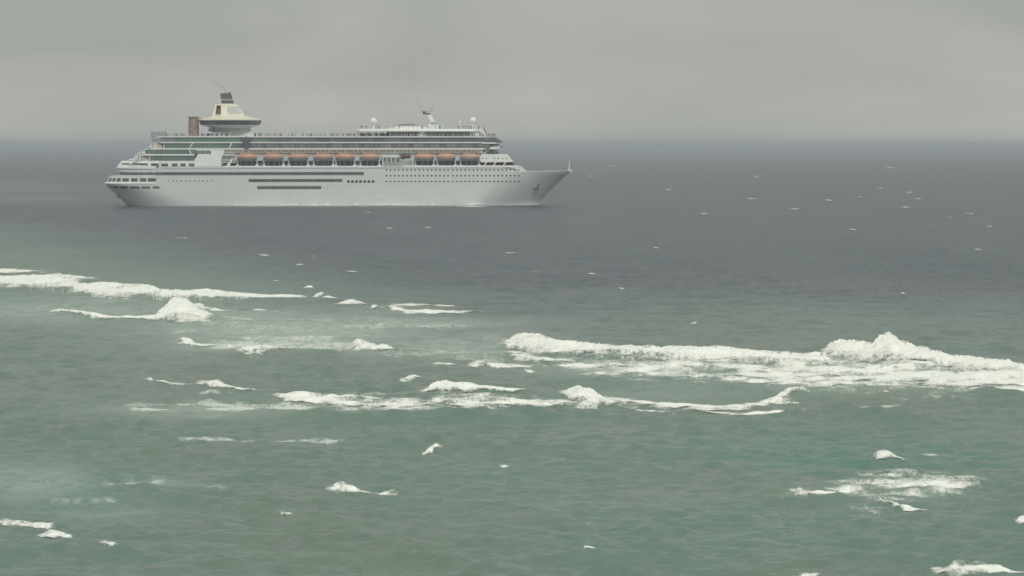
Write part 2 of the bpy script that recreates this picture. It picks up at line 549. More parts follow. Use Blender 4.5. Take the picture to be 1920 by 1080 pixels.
# rows: closer together near the camera
vrows = np.concatenate([np.arange(1140, 420, -ROWSTEP), np.arange(420, 279.5, -1.3)])
yrows = np.concatenate([[60, 110, 160, 200], y_of_v(vrows)])
yrows = np.concatenate([yrows[yrows < 24000], [27000.0, 32000.0, 38000.0]])
acols = np.concatenate([[-.62, -.5, -.4, -.32, -.27], np.linspace(-0.235, 0.235, 900), [.27, .32, .4, .5, .62]])
YY, AA = np.meshgrid(yrows, acols, indexing='ij')
XX = AA * (YY * CP + CAM_H * SP)
xs_, ys_ = XX.ravel(), YY.ravel()
zs_ = sea_z(xs_, ys_)
nr, nc = YY.shape
ii = np.arange(nr * nc).reshape(nr, nc)
quads = np.stack([ii[:-1, :-1], ii[:-1, 1:], ii[1:, 1:], ii[1:, :-1]], -1).reshape(-1, 4)
sea_me = np_mesh('sea', np.stack([xs_, ys_, zs_], -1), quads)

UU = AA.ravel() * F_PX + 960
VV = v_of_y(ys_)
# flat foam left on the surface: (u0, v0, u1, v1, half height in rows, density)
FLAT = [
    (230, 757, 560, 758, 5, .62), (240, 767, 600, 771, 5, .70), (330, 824, 650, 828, 4.5, .62), (180, 908, 310, 906, 6, .62),
    (75, 941, 240, 939, 5, .45), (1565, 760, 1700, 760, 3.5, .68), (400, 612, 760, 613, 15, .42), (560, 600, 940, 608, 9, .36), (380, 648, 700, 648, 13, .60),
    (440, 636, 640, 634, 10, .62), (700, 668, 950, 664, 9, .48), (800, 660, 1000, 664, 8, .56), (1050, 690, 1300, 700, 12, .62), (1430, 936, 1620, 938, 7, .50), (130, 585, 300, 590, 10, .30), (300, 620, 620, 622, 12, .42), (640, 630, 940, 634, 12, .40), (900, 650, 960, 655, 10, .42), (620, 610, 900, 612, 7, .50), (1150, 770, 1450, 784, 6, .32), (1500, 742, 1720, 748, 5, .30), (1600, 905, 1870, 904, 9, .48), (0, 575, 250, 580, 8, .36), (520, 655, 700, 660, 8, .5), (830, 672, 960, 676, 6, .5), (1400, 728, 1900, 732, 6, .36), (60, 900, 330, 898, 8, .36),
    (0, 504, 120, 505, 3, .4), (580, 598, 612, 600, 2, .7), (1030, 676, 1330, 684, 9, .55), (1080, 980, 1180, 984, 4, .40),
    (360, 916, 440, 916, 2, .55), (1700, 855, 1800, 856, 2, .66), (1600, 843, 1630, 842, 2, .7), (870, 740, 1060, 752, 7, .42),
    (540, 742, 900, 743, 7, .5), (640, 768, 900, 768, 7, .6), (90, 940, 130, 936, 3, .5), (0, 560, 240, 566, 9, .33), (240, 566, 290, 568, 3, .52),
    (0, 915, 40, 912, 5, .5), (370, 741, 420, 743, 2, .6), (420, 741, 505, 742, 2.5, .62), (1240, 800, 1300, 808, 3, .40), (1330, 810, 1370, 810, 2, .55),
    (0, 885, 120, 872, 4, .33), (300, 610, 480, 604, 3, .45), (400, 596, 620, 600, 3, .5), (800, 606, 880, 606, 2.5, .42), (940, 611, 1010, 613, 2, .52),
    (1000, 853, 1100, 855, 2, .40), (1250, 845, 1340, 846, 2, .36), (700, 945, 830, 946, 2, .3), (1820, 1015, 1890, 1020, 3, .40), (1770, 1012, 1800, 1014, 2, .42),
    (0, 377, 200, 382, 5, .30), (0, 390, 240, 384, 4, .26), (420, 386, 860, 385.5, 1.6, .62), (850, 386, 920, 387, 2.0, .75), (900, 383.5, 1010, 382, 1.2, .5), (1010, 378, 1040, 381, 1.5, .45),
]
foam = np.zeros(len(xs_), np.float32)
near = VV > 330
for (u0, v0, u1, v1, hh, den) in FLAT:
    sel = np.where((UU > u0 - 60) & (UU < u1 + 60) & (VV > min(v0, v1) - 3 * hh) & (VV < max(v0, v1) + 3 * hh))[0]
    uu, vv = UU[sel], VV[sel]
    vc = np.interp(uu, [u0, u1], [v0, v1])
    e = np.exp(-((vv - vc) / hh) ** 2)
    end = sstep(u0 - 40, u0 + 30, uu) * (1 - sstep(u1 - 30, u1 + 40, uu))
    foam[sel] = np.maximum(foam[sel], den * e * end)
# water whitened by spent breakers, and pale sandy shallows: (u, v, su, sv, amount)
AER = [(120, 582, 280, 26, .62), (930, 640, 120, 22, .55), (1620, 735, 300, 12, .35), (560, 620, 260, 30, 1.0), (720, 606, 240, 11, .8), (830, 655, 170, 22, .75), (460, 594, 190, 16, .65), (420, 645, 120, 16, .6), (1150, 690, 160, 16, .5), (60, 905, 120, 34, .55), (420, 768, 210, 15, .75),
       (1500, 700, 300, 20, .6), (200, 960, 120, 20, .25), (1640, 925, 150, 16, .35), (1250, 740, 160, 16, .3), (720, 585, 110, 12, .35), (30, 352, 200, 12, .16), (60, 372, 200, 9, .14), (300, 905, 90, 12, .25), (150, 560, 150, 9, .35), (520, 760, 200, 10, .3)]
SAND = [(1560, 850, 330, 50, .85), (1350, 990, 300, 70, .45), (100, 910, 170, 40, .55), (1250, 720, 220, 30, .45), (700, 800, 500, 50, .35), (1000, 870, 320, 60, .3), (560, 790, 300, 26, .3), (90, 580, 300, 35, .3), (1300, 860, 200, 40, .4)]
aer = np.zeros(len(xs_), np.float32)
sand = np.zeros(len(xs_), np.float32)
for arr, lst in ((aer, AER), (sand, SAND)):
    for (u, v, su, sv, am) in lst:
        sel = np.where((np.abs(UU - u) < 3 * su) & (np.abs(VV - v) < 3 * sv))[0]
        arr[sel] = np.maximum(arr[sel], am * np.exp(-((UU[sel] - u) / su) ** 2 - ((VV[sel] - v) / sv) ** 2))
aer = aer.astype(np.float32)
for nm, arr in (('foam', foam), ('aeration', aer), ('sand', sand)):
    at = sea_me.attributes.new(nm, 'FLOAT', 'POINT')
    at.data.foreach_set('value', arr)


def sea_material():
    m = bpy.data.materials.new('sea_water')
    m.use_nodes = True
    nt = m.node_tree
    nd, lk = nt.nodes, nt.links
    b = nd['Principled BSDF']
    geo = N(nd, 'ShaderNodeNewGeometry')
    sep = N(nd, 'ShaderNodeSeparateXYZ')
    lk.new(geo.outputs['Position'], sep.inputs[0])

    def noise(sx, sy, detail=4.0, rough=0.5, dist=0.0):
        mpn = N(nd, 'ShaderNodeMapping')
        mpn.inputs['Scale'].default_value = (sx, sy, 0.05)
        lk.new(geo.outputs['Position'], mpn.inputs['Vector'])
        nz = N(nd, 'ShaderNodeTexNoise', inp={'Scale': 1.0, 'Detail': detail, 'Roughness': rough, 'Distortion': dist})
        lk.new(mpn.outputs['Vector'], nz.inputs['Vector'])
        return nz.outputs['Fac']

    def rng_(src, a, b_, lo=0.0, hi=1.0):
        r = N(nd, 'ShaderNodeMapRange', interpolation_type='SMOOTHSTEP')
        lk.new(src, r.inputs[0])
        for k, val in zip((1, 2, 3, 4), (a, b_, lo, hi)):
            r.inputs[k].default_value = val
        return r.outputs[0]

    def math_(op, p, q):
        n = N(nd, 'ShaderNodeMath', operation=op)
        for k, s in enumerate((p, q)):
            if isinstance(s, (int, float)):
                n.inputs[k].default_value = s
            else:
                lk.new(s, n.inputs[k])
        return n.outputs[0]

    def mixc(fac, c0, c1):
        n = N(nd, 'ShaderNodeMix', data_type='RGBA')
        for k, s in ((0, fac), (6, c0), (7, c1)):
            if isinstance(s, tuple):
                n.inputs[k].default_value = (*s, 1)
            else:
                lk.new(s, n.inputs[k])
        return n.outputs[2]

    def attr(nm):
        return N(nd, 'ShaderNodeAttribute', attribute_name=nm).outputs['Fac']

    patch = rng_(noise(0.035, 0.012, 3.0), 0.36, 0.64)
    reef = mixc(patch, (0.186, 0.256, 0.205), (0.166, 0.260, 0.220))
    fine = rng_(noise(0.30, 0.085, 3.0), 0.38, 0.68)
    reef = mixc(math_('MULTIPLY', fine, 0.35), reef, (0.142, 0.202, 0.172))
    reef = mixc(attr('sand'), reef, (0.120, 0.262, 0.212))
    edge = math_('ADD', sep.outputs['Y'], math_('MULTIPLY', noise(0.012, 0.006, 3.0), 260.0))
    edge = math_('ADD', edge, math_('MULTIPLY', math_('MINIMUM', sep.outputs['X'], 0.0), 3.0))   # the reef runs further out on the left
    deep = rng_(edge, 590.0, 960.0)
    body = mixc(deep, reef, (0.052, 0.080, 0.106))
    wash_ = rng_(noise(0.25, 0.30, 5.0, 0.6, 0.5), 0.30, 0.66, 0.65, 1.40)
    body = mixc(math_('MINIMUM', math_('MULTIPLY', attr('aeration'), wash_), 0.95), body, (0.46, 0.56, 0.49))
    fn = noise(0.8, 0.42, 8.0, 0.68, 0.8)
    fn2 = noise(0.16, 0.07, 3.0)
    fsum = math_('ADD', math_('MULTIPLY', fn, 0.7), math_('MULTIPLY', fn2, 0.3))
    thr = math_('SUBTRACT', 0.86, math_('MULTIPLY', attr('foam'), 0.75))
    fm = rng_(math_('SUBTRACT', fsum, thr), -0.10, 0.16)
    col = mixc(math_('MULTIPLY', fm, 0.80), body, (0.78, 0.82, 0.76))
    # light coming back up out of the water hardly depends on the ripples; the mirror on top of it does
    bh = math_('ADD', math_('MULTIPLY', noise(0.34, 0.85, 3.0), 1.0), math_('MULTIPLY', noise(1.1, 2.4, 4.0), 0.36))
    bp = N(nd, 'ShaderNodeBump', inp={'Strength': 1.0, 'Distance': 0.34})
    lk.new(bh, bp.inputs['Height'])
    lk.new(rng_(sep.outputs['Y'], 330.0, 900.0, 0.34, 0.60), bp.inputs['Distance'])
    up = N(nd, 'ShaderNodeCombineXYZ', inp={'Z': 1.0})
    nmix = N(nd, 'ShaderNodeMix', data_type='VECTOR')
    nmix.inputs[0].default_value = 0.25
    lk.new(up.outputs[0], nmix.inputs[4])
    lk.new(bp.outputs['Normal'], nmix.inputs[5])
    dif = N(nd, 'ShaderNodeBsdfDiffuse')
    lk.new(col, dif.inputs['Color'])
    lk.new(nmix.outputs[1], dif.inputs['Normal'])
    gl = N(nd, 'ShaderNodeBsdfGlossy')
    lk.new(rng_(noise(0.02, 0.004, 4.0), 0.35, 0.65, 0.17, 0.23), gl.inputs['Roughness'])
    lk.new(bp.outputs['Normal'], gl.inputs['Normal'])
    fr = N(nd, 'ShaderNodeFresnel', inp={'IOR': 1.333})
    lk.new(bp.outputs['Normal'], fr.inputs['Normal'])
    mx = N(nd, 'ShaderNodeMixShader')
    lk.new(math_('MULTIPLY', fr.outputs[0], math_('SUBTRACT', 1.0, fm)), mx.inputs[0])
    lk.new(dif.outputs[0], mx.inputs[1])
    lk.new(gl.outputs[0], mx.inputs[2])
    lk.new(mx.outputs[0], nd['Material Output'].inputs['Surface'])
    return m


sea = link('sea', sea_me, None, sea_material())
tag(sea, 'choppy grey-green sea over a reef, reaching to the hazy horizon', 'sea', kind='structure')


def foam_material():
    """froth: white where it lies thick, breaking up into bubbles and gaps where it thins"""
    m = bpy.data.materials.new('white_foam')
    m.use_nodes = True
    nt = m.node_tree
    nd, lk = nt.nodes, nt.links
    b = nd['Principled BSDF']
    out = nd['Material Output']
    b.inputs['Roughness'].default_value = 0.9
    b.inputs['Specular IOR Level'].default_value = 0.2
    g = N(nd, 'ShaderNodeNewGeometry')

    def noise(sx, sy, sz, detail, rough):
        mpn = N(nd, 'ShaderNodeMapping')
        mpn.inputs['Scale'].default_value = (sx, sy, sz)
        lk.new(g.outputs['Position'], mpn.inputs['Vector'])
        nz = N(nd, 'ShaderNodeTexNoise', inp={'Scale': 1.0, 'Detail': detail, 'Roughness': rough, 'Distortion': 0.5})
        lk.new(mpn.outputs['Vector'], nz.inputs['Vector'])
        return nz.outputs['Fac']

    def mth(op, p, q):
        n = N(nd, 'ShaderNodeMath', operation=op)
        for k, v_ in enumerate((p, q)):
            if isinstance(v_, (int, float)):
                n.inputs[k].default_value = v_
            else:
                lk.new(v_, n.inputs[k])
        return n.outputs[0]

    fine = noise(2.6, 0.9, 2.2, 5.0, 0.6)
    soft = noise(0.45, 0.10, 0.8, 4.0, 0.55)
    dens = N(nd, 'ShaderNodeAttribute', attribute_name='dens').outputs['Fac']
    mixn = mth('ADD', mth('MULTIPLY', fine, 0.65), mth('MULTIPLY', soft, 0.35))
    cov = N(nd, 'ShaderNodeMapRange', interpolation_type='SMOOTHSTEP')
    lk.new(mth('ADD', dens, mth('MULTIPLY', mth('SUBTRACT', mixn, 0.5), 1.7)), cov.inputs[0])
    for k, v_ in zip((1, 2, 3, 4), (0.02, 0.92, 0.0, 1.0)):
        cov.inputs[k].default_value = v_
    rp = N(nd, 'ShaderNodeValToRGB')
    rp.color_ramp.elements[0].position = 0.36
    rp.color_ramp.elements[0].color = (0.88, 0.915, 0.85, 1)
    rp.color_ramp.elements[1].position = 0.54
    rp.color_ramp.elements[1].color = (0.965, 0.985, 0.92, 1)
    lk.new(mixn, rp.inputs['Fac'])
    lk.new(rp.outputs['Color'], b.inputs['Base Color'])
    bp = N(nd, 'ShaderNodeBump', inp={'Strength': 0.18, 'Distance': 0.3})
    lk.new(fine, bp.inputs['Height'])
    lk.new(bp.outputs['Normal'], b.inputs['Normal'])
    tr = N(nd, 'ShaderNodeBsdfTransparent')
    mx = N(nd, 'ShaderNodeMixShader')
    lk.new(cov.outputs[0], mx.inputs[0])
    lk.new(tr.outputs[0], mx.inputs[1])
    lk.new(b.outputs[0], mx.inputs[2])
    lk.new(mx.outputs[0], out.inputs['Surface'])
    return m


FOAM = foam_material()


def smooth1(arr, k):
    if k < 2: return arr
    ker = np.hanning(k + 2)[1:-1]; ker /= ker.sum()
    return np.convolve(np.pad(arr, (k, k), mode='edge'), ker, mode='same')[k:-k]


def foam_patch(s, seed):
    """froth lying on and in front of one breaking crest: a ragged sheet with real thickness, feathering out at its rim"""
    u0, u1 = s['u'][0], s['u'][-1]
    ulen = u1 - u0
    tall = s['hf'] >= .36
    pad = min(46.0, 0.16 * ulen + 3) if not tall else min(14.0, .22 * ulen)
    hpx = (s['vf'] - s['vt']).max()
    ns = int(np.clip((ulen + 2 * pad) / 1.25, 16, 800))
    uq = np.linspace(u0 - pad, u1 + pad, ns)
    a = a_of_u(uq)
    sm = int(np.clip(9 / ((ulen + 2 * pad) / ns), 1, ns // 3))
    YF, YB, H = (smooth1(np.interp(a, s['a'], s[k]), sm) for k in ('yf', 'yb', 'h'))
    xm = a * YF
    depth = np.maximum(YB - YF, 1.0)
    wob = (fbm(xm / 2.2, xm * 0 + seed, seed, 3) - .5) * .55 + (fbm(xm / 0.5, xm * 0 + seed, seed + 5, 3) - .5) * .75
    YF = YF + depth * (wob * (.55 if hpx > 24 else .3) if tall else (fbm(xm / 5.0, xm * 0 + seed, seed, 3) - .5) * .7)
    YB = np.maximum(YB, YF + .5) + depth * 0.25 * (fbm(xm / 5.0, xm * 0 + 3.3, seed + 8, 3) - .5) * (0 if tall else 1)
    small = tall and hpx < 22
    T0 = (-0.7 if small else -0.45) if tall else -0.7
    tmax = 1.35 if tall else 1.7
    nt_ = int(np.clip(hpx / 0.62 * (1 - T0) + 6, 12, 120))
    t = np.linspace(T0, tmax, nt_)
    T = np.repeat(t[:, None], ns, 1)
    back = np.maximum(1.2, 1.6 * H) if tall else np.maximum(1.2, 0.7 * (YB - YF))
    Y = np.where(T <= 1, YF[None] + T * (YB - YF)[None], YB[None] + (T - 1) / (tmax - 1) * back[None])
    X = a[None] * (Y * CP + CAM_H * SP)
    n_big = fbm(X / 1.5, Y / 2.6, seed + 3, 4)
    n_fin = fbm(X / 0.42, Y / 1.0, seed + 9, 3) if tall else fbm(X / 1.1, Y / 1.2, seed + 9, 4)
    n_str = fbm(X / 3.6 + 9, Y / 3.0, seed + 21, 5)
    Hs = H[None]
    fe = 0.5 if tall else 0.65
    e_t = np.minimum(np.clip((T - T0) / (fe - T0), 0, 1), np.clip((tmax - T) / (0.2 if tall else .9), 0, 1))
    e_s = np.clip(np.minimum(uq - (u0 - pad), (u1 + pad) - uq)[None] / (2 * pad), 0, 1)
    e = np.minimum(e_t, 0.1 + 0.9 * e_s)
    thick = (0.03 + 0.16 * Hs) * np.sqrt(e) + Hs * (n_big - 0.42) * 0.22 * np.clip(e * 1.4, 0, 1) + 0.07 * (n_fin - .4) * e
    crest = np.exp(-((T - 1.0) / 0.22) ** 2) * (1 if tall else 0)
    thick = thick + Hs * crest * (n_fin - 0.42) * 0.38
    base = sea_z(X.ravel(), Y.ravel()).reshape(X.shape)
    Z = base + np.maximum(thick, 0.0) + 0.045
    if tall:
        dens = e * 1.1 + (n_big - .5) * (1.0 if small else .7) + (n_fin - .5) * (.8 if small else .35) - (.2 if small else .1) - crest * np.clip(n_fin - .45, 0, 1) * 2.2
    else:
        dens = e * (1.22 - s['lace'] * .6) + (n_str - .5) * 2.0 + (n_fin - .5) * .3 - (.22 if hpx > 14 else -.05) - .4 * s['lace']
    keep = dens > -0.45
    kf = keep[:-1, :-1] | keep[1:, :-1] | keep[:-1, 1:] | keep[1:, 1:]
    idx = np.arange(X.size).reshape(X.shape)
    qd = np.stack([idx[:-1, :-1], idx[:-1, 1:], idx[1:, 1:], idx[1:, :-1]], -1)[kf]
    return np.stack([X, Y, Z], -1).reshape(-1, 3), qd, np.clip(dens, -.6, 1.2).ravel()


def compact(v, q_, w):
    used = np.unique(q_)
    remap = np.full(len(v), -1, np.int64)
    remap[used] = np.arange(len(used))
    return v[used], remap[q_], w[used]


def foam_object(name, v, q_, w):
    v, q_, w = compact(v, q_, w)
    org = np.array([v[:, 0].mean(), v[:, 1].mean(), v[:, 2].min()])
    me = np_mesh(name, v - org, q_)
    at = me.attributes.new('dens', 'FLOAT', 'POINT')
    at.data.foreach_set('value', w.astype(np.float32))
    o = link(name, me, None, FOAM)
    o.location = org
    return o


for i, s in enumerate(ST):
    if not s['label']:
        continue
    v, q_, w = foam_patch(s, 31 + i * 7)
    if len(q_) == 0:
        continue
    flat = s['hf'] < .12
    o = foam_object('surf_foam' if flat else 'breaking_wave', v, q_, w)
    tag(o, s['label'], 'foam' if flat else 'wave', 'waves breaking on the reef')

# little whitecaps far out and between the breakers: too many and too small to name one by one
caps = [(339, 446, 24, 4), (802, 426, 10, 4), (1233, 463, 14, 3), (1007, 509, 16, 2.5), (1110, 513, 10, 3), (518, 526, 16, 6), (1300, 603, 5, 2),
        (1833, 468, 12, 3), (1785, 408, 10, 3), (1698, 388, 12, 3), (1693, 549, 10, 3), (1490, 391, 16, 3), (1410, 372, 14, 2.5), (1668, 314, 12, 2.5), (1040, 377, 14, 3), 
        (1165, 541, 9, 3), (1416, 838, 6, 5), (613, 979, 10, 4), (1660, 744, 7, 4), (1704, 796, 7, 4), (1074, 714, 10, 4), (995, 695, 13, 5), (1200, 716, 6, 3), (1150, 800, 8, 3), (945, 879, 8, 3),
        (1256, 1046, 6, 3), (1786, 1014, 10, 5), (1880, 1021, 26, 5), (1555, 375, 9, 2.5), (1650, 352, 8, 2), (1320, 400, 10, 2), (1255, 355, 8, 2), (1600, 430, 10, 2), (730, 428, 9, 2.5),
        (590, 480, 10, 2), (500, 478, 20, 2), (560, 497, 12, 3), (660, 510, 14, 2), (955, 475, 20, 2), (1075, 417, 9, 2), (1150, 310, 9, 2), (1420, 330, 8, 2), (1705, 360, 9, 3), (1722, 372, 8, 2), (1820, 400, 12, 2)]
for k in range(12):
    vq = 300 + 250 * random.random() ** 1.5
    caps.append((random.uniform(-40, 1960), vq, random.uniform(5, 13), random.uniform(1.0, 2.0)))
cv, cq, cw, off = [], [], [], 0
for i, (u, v, w_, h_) in enumerate(caps):
    if v > 700 and i % 3:
        continue
    w_ = max(w_ * 1.2, 10.0)
    h_ = min(h_ * .7, 3.0, w_ * .22)
    if 190 < u < 1080 and 292 < v < 392:
        continue
    uu = np.array([-.5, -.22, 0.05, .3, .5]) * w_ + u
    tilt = random.uniform(-.25, .35) * h_
    vf = v + h_ / 2 + np.array([-.25, .1, 0, .1, -.1]) * h_ + np.linspace(-tilt, tilt, 5)
    vt = vf - np.array([.25, .8, 1.0, .6, .2]) * h_
    hp = (vf - vt) * .45
    yf, yb = y_of_v(vf), y_of_v(vt + hp)
    s = dict(a=a_of_u(uu), yf=yf, yb=np.maximum(yb, yf + .6), h=hp * yb / F_PX, lace=.02, hf=.3, u=uu, vt=vt, vf=vf)
    pv, pq, pw = foam_patch(s, 501 + i * 3)
    pw = pw - (.30 if i < 45 else .44)
    if len(pq) == 0:
        continue
    pv, pq, pw = compact(pv, pq, pw)
    cv.append(pv); cq.append(pq + off); cw.append(pw); off += len(pv)
o = foam_object('whitecaps', np.concatenate(cv), np.concatenate(cq), np.concatenate(cw))
tag(o, 'scattered tiny whitecaps flecking the open water', 'whitecaps', kind='stuff')

#SHIP#
# ================================================================== THE SHIP
ROT = R(5.0)                       # bow turned slightly away
p0 = ray(634, 386); k0 = CAM_H / -p0.z
NEARP = Vector((p0.x * 1800 / p0.y, 1800, 0))
CR, SR = math.cos(ROT), math.sin(ROT)
SHIP_C = NEARP + Vector((-SR * 16, CR * 16, 0))


def S(u, v, yl=-16.0):
    """ship-local (x, z) of the point seen at u, v on the fore-and-aft plane y = yl"""
    d = ray(u, v)
    o = Vector((0, 0, CAM_H)) - SHIP_C
    oy = -SR * o.x + CR * o.y
    dy = -SR * d.x + CR * d.y
    t = (yl - oy) / dy
    p = o + d * t
    return CR * p.x + SR * p.y, p.z


def Sx(u, yl=-16.0): return S(u, 300, yl)[0]
def Sz(v, yl=-16.0, u=634): return S(u, v, yl)[1]


ship = bpy.data.objects.new('cruise_ship', None)
COL.objects.link(ship)
ship.location = SHIP_C
ship.rotation_euler = (0, 0, ROT)
tag(ship, 'large white cruise ship steaming right, with funnel lounge and orange-topped lifeboats', 'cruise ship')

# ---- hull form
stern_tab = sorted([(S(u, v, 0)[1], Sx(u, 0)) for u, v in [(246, 393), (240, 386), (229, 376), (219, 366), (208, 356), (200, 349), (196, 344), (196.2, 342.6), (200, 341.5), (204, 332), (206, 329.2), (221, 328.6), (222, 324), (222, 320)]])
stem_tab = sorted([(S(u, v, 0)[1], Sx(u, 0)) for u, v in [(1016, 393), (1010, 384), (1012, 378), (1018, 371), (1028, 361), (1042, 347), (1056, 334), (1068, 324), (1074, 319), (1076, 316)]])
Z322 = Sz(322.3)


def tabv(tab, z):
    return float(np.interp(z, [t[0] for t in tab], [t[1] for t in tab]))


def half_b(x, z):
    zz = min(max(z, 0), 21.0)
    f = zz / 20.0
    a0, a1 = tabv(stern_tab, z), tabv(stem_tab, z)
    b = 16.0
    xb0 = (1 - f) * Sx(856) + f * Sx(955)
    if x > xb0:
        q = min(1, (x - xb0) / max(a1 - xb0, .1))
        p = 1.85 + 0.35 * f
        b *= max(0.0, 1 - q ** p) ** (0.75 - 0.03 * f)
    xe = a0 + (43 - 19 * min(1, zz / 11.5))
    if x < xe:
        q = min(1, (xe - x) / (xe - a0))
        p = 2.2 + 0.3 * f
        b *= max(0.0, 1 - q ** p) ** 0.55
    return max(b, 0.02)


zl = [-3.0, -1.0, 0.0, 1.0, 2.2, 3.5, 5, 6.5, 8, 9.5, 10.8, 11.8] + [t[0] for t in stern_tab if 11.9 < t[0] < Z322 - .2] + [Z322]
zl = sorted(set(round(z, 3) for z in zl))
cg = np.concatenate([0.5 * (1 - np.cos(np.linspace(0, math.pi, 120)))])
rings = []
for z in zl:
    a0, a1 = tabv(stern_tab, z), tabv(stem_tab, z)
    X = a0 + (a1 - a0) * cg
    sheer = lambda x: max(0, (x - Sx(985)) / 30) ** 1.5 * 0.7 if z == zl[-1] else 0
    nearr = [(x, -half_b(x, z), z + sheer(x)) for x in X]
    farr = [(x, half_b(x, z), z + sheer(x)) for x in X[::-1]]
    rings.append(nearr + farr)
hull = MB().loft(rings).build('hull', 'hull', ship, smooth=True)


def outline(x0, x1, hb, rs, rf, z, n=10):
    near_s = [(x0 + rs * (1 - math.cos(t)), -hb * math.sin(t), z) for t in [math.pi / 2 * i / n for i in range(n + 1)]]
    near_f = [(x1 - rf * (1 - math.sin(t)), -hb * math.cos(t), z) for t in [math.pi / 2 * i / n for i in range(n + 1)]]
    nearp = near_s + near_f
    farp = [(x, -y, z_) for x, y, z_ in nearp[::-1]]
    return nearp + farp[1:-1] if rs > 0.01 and rf > 0.01 else nearp + farp


def block(name, levels, m, parent=ship):
    """levels: (v row or z, x0, x1, half beam, stern rounding, bow rounding)"""
    rr = [outline(x0, x1, hb, rs, rf, z) for z, x0, x1, hb, rs, rf in levels]
    return MB().loft(rr).build(name, m, parent, smooth=True)


C0 = 0.0
sxc = lambda u: Sx(u, 0)      # on the centre line, where the rounded ends reach furthest

upper = block('upper_hull', [(Z322 + .004, sxc(219.5), sxc(989), 15.98, 24, 13), (Sz(316.5), sxc(219.5), sxc(982), 15.98, 24, 13), (Sz(311.7), sxc(222), sxc(977), 15.98, 24, 13)], 'hull')
stern_house = block('stern_house', [(Sz(316.4), sxc(218.5), Sx(297), 16.25, 23, 1), (Sz(314.6), sxc(217.5), Sx(299), 16.3, 23, 1), (Sz(303), sxc(226), Sx(299), 16.25, 23, 1), (Sz(301.4), sxc(228), Sx(299), 16.2, 23, 1)], 'white')
aft_wall = MB().prism([S(298.5, 311.9), S(415.5, 311.9), S(414, 303), S(419.5, 281.2), S(402, 281.2), S(396, 288.6), S(371, 288.8), S(364.5, 301.6), S(298.5, 301.6)], -16.05, 16.05).build('side_wall', 'white', ship)
# pale mouldings along the hull
MB().box(Sx(300), Sx(976), -16.22, -15.9, Sz(315.4), Sz(314.7)).build('rubbing_strake', 'shade', ship)
block('stern_rim', [(Sz(345.2), sxc(196.5), Sx(292), 16.2, 23, .5), (Sz(343.9), sxc(194.8), Sx(294), 16.35, 23.5, .5), (Sz(341.6), sxc(197.5), Sx(293), 16.3, 23, .5)], 'white')
MB().prism([S(949, 332.4), S(966, 331.2), S(966, 332.6), S(949, 333.8)], -15.4, -12).build('hull_ledge', 'white', ship)


def side_y(x, z):
    if z > Z322:
        x1 = float(np.interp(z, [Z322, Sz(316.5), Sz(311.7)], [sxc(989), sxc(982), sxc(977)]))
        x0 = sxc(219.5)
        y = 15.98
        if x > x1 - 13:
            q = min(1, (x - (x1 - 13)) / 13); y *= math.sqrt(max(0, 1 - q * q))
        if x < x0 + 24:
            q = min(1, (x0 + 24 - x) / 24); y *= math.sqrt(max(0, 1 - q * q))
        return y
    return half_b(x, z)


def house_y(x, z):
    x0 = sxc(222)
    if x < x0 + 23:
        q = min(1, (x0 + 23 - x) / 23)
        return 16.27 * math.sqrt(max(0, 1 - q * q))
    return 16.27


def patch(name, u0, u1, v0, v1, m, parent, fy=side_y, off=0.05, nx=5, slant=0.0, xlim=None):
    """a pane that follows the curve of the side; slant shifts its foot forward or aft"""
    z1, z0 = Sz(v0), Sz(v1)
    rows = [[], []]
    solve = []
    for k in range(nx + 1):
        for r_, z in ((0, z0), (1, z1)):
            u = u0 + (u1 - u0) * k / nx + (slant if r_ == 0 else 0)
            x = Sx(u)
            for _ in range(4):                       # the side bends away, so look again at its true depth
                y = fy(x, z); x = Sx(u, -y)
            d = 0.05
            g = (fy(x + d, z) - fy(x - d, z)) / (2 * d)
            nn = Vector((-g, -1, 0)).normalized()
            rows[r_].append((x, -fy(x, z), z, nn))
    mb = MB(); vs_ = []
    for o_ in (off, -0.25):
        for r_ in (0, 1):
            for (x, y, z, nn) in rows[r_]:
                vs_.append((x + nn.x * o_, y + nn.y * o_, z))
    n = nx + 1
    fs_ = []
    for k in range(nx):
        fs_.append((k, k + 1, n + k + 1, n + k))
        fs_.append((n + k, n + k + 1, 3 * n + k + 1, 3 * n + k))
        fs_.append((k + 1, k, 2 * n + k, 2 * n + k + 1))
    fs_.append((0, n, 3 * n, 2 * n)); fs_.append((n - 1, 3 * n - 1, 4 * n - 1, 2 * n - 1))
    mb.add(vs_, fs_)
    return mb.build(name, m, parent)


# ---- window strips let into the hull, pane by pane
def strip(label, u0, u1, v0, v1, pane, m='glass'):
    fr = MB()
    fr_o = patch('window_strip', u0 - 1.2, u1 + 1.2, v0 - 0.4, v1 + 0.4, 'black', ship, off=0.03, nx=max(4, int((u1 - u0) / 14)))
    n = max(1, round((u1 - u0) / pane))
    for k in range(n):
        a, b = u0 + (u1 - u0) * k / n, u0 + (u1 - u0) * (k + 1) / n
        patch('window_pane', a + .28, b - .28, v0, v1, m if (k * 7 + int(u0)) % 5 else 'open', fr_o, off=0.09 + .02 * ((k * 5) % 3), nx=2)
    return fr_o


strip('', 224, 681, 322.9, 327.9, 9.2)
strip('', 467, 641, 335.9, 340.8, 8.3)
strip('', 483, 601, 349.2, 354.2, 8.4)

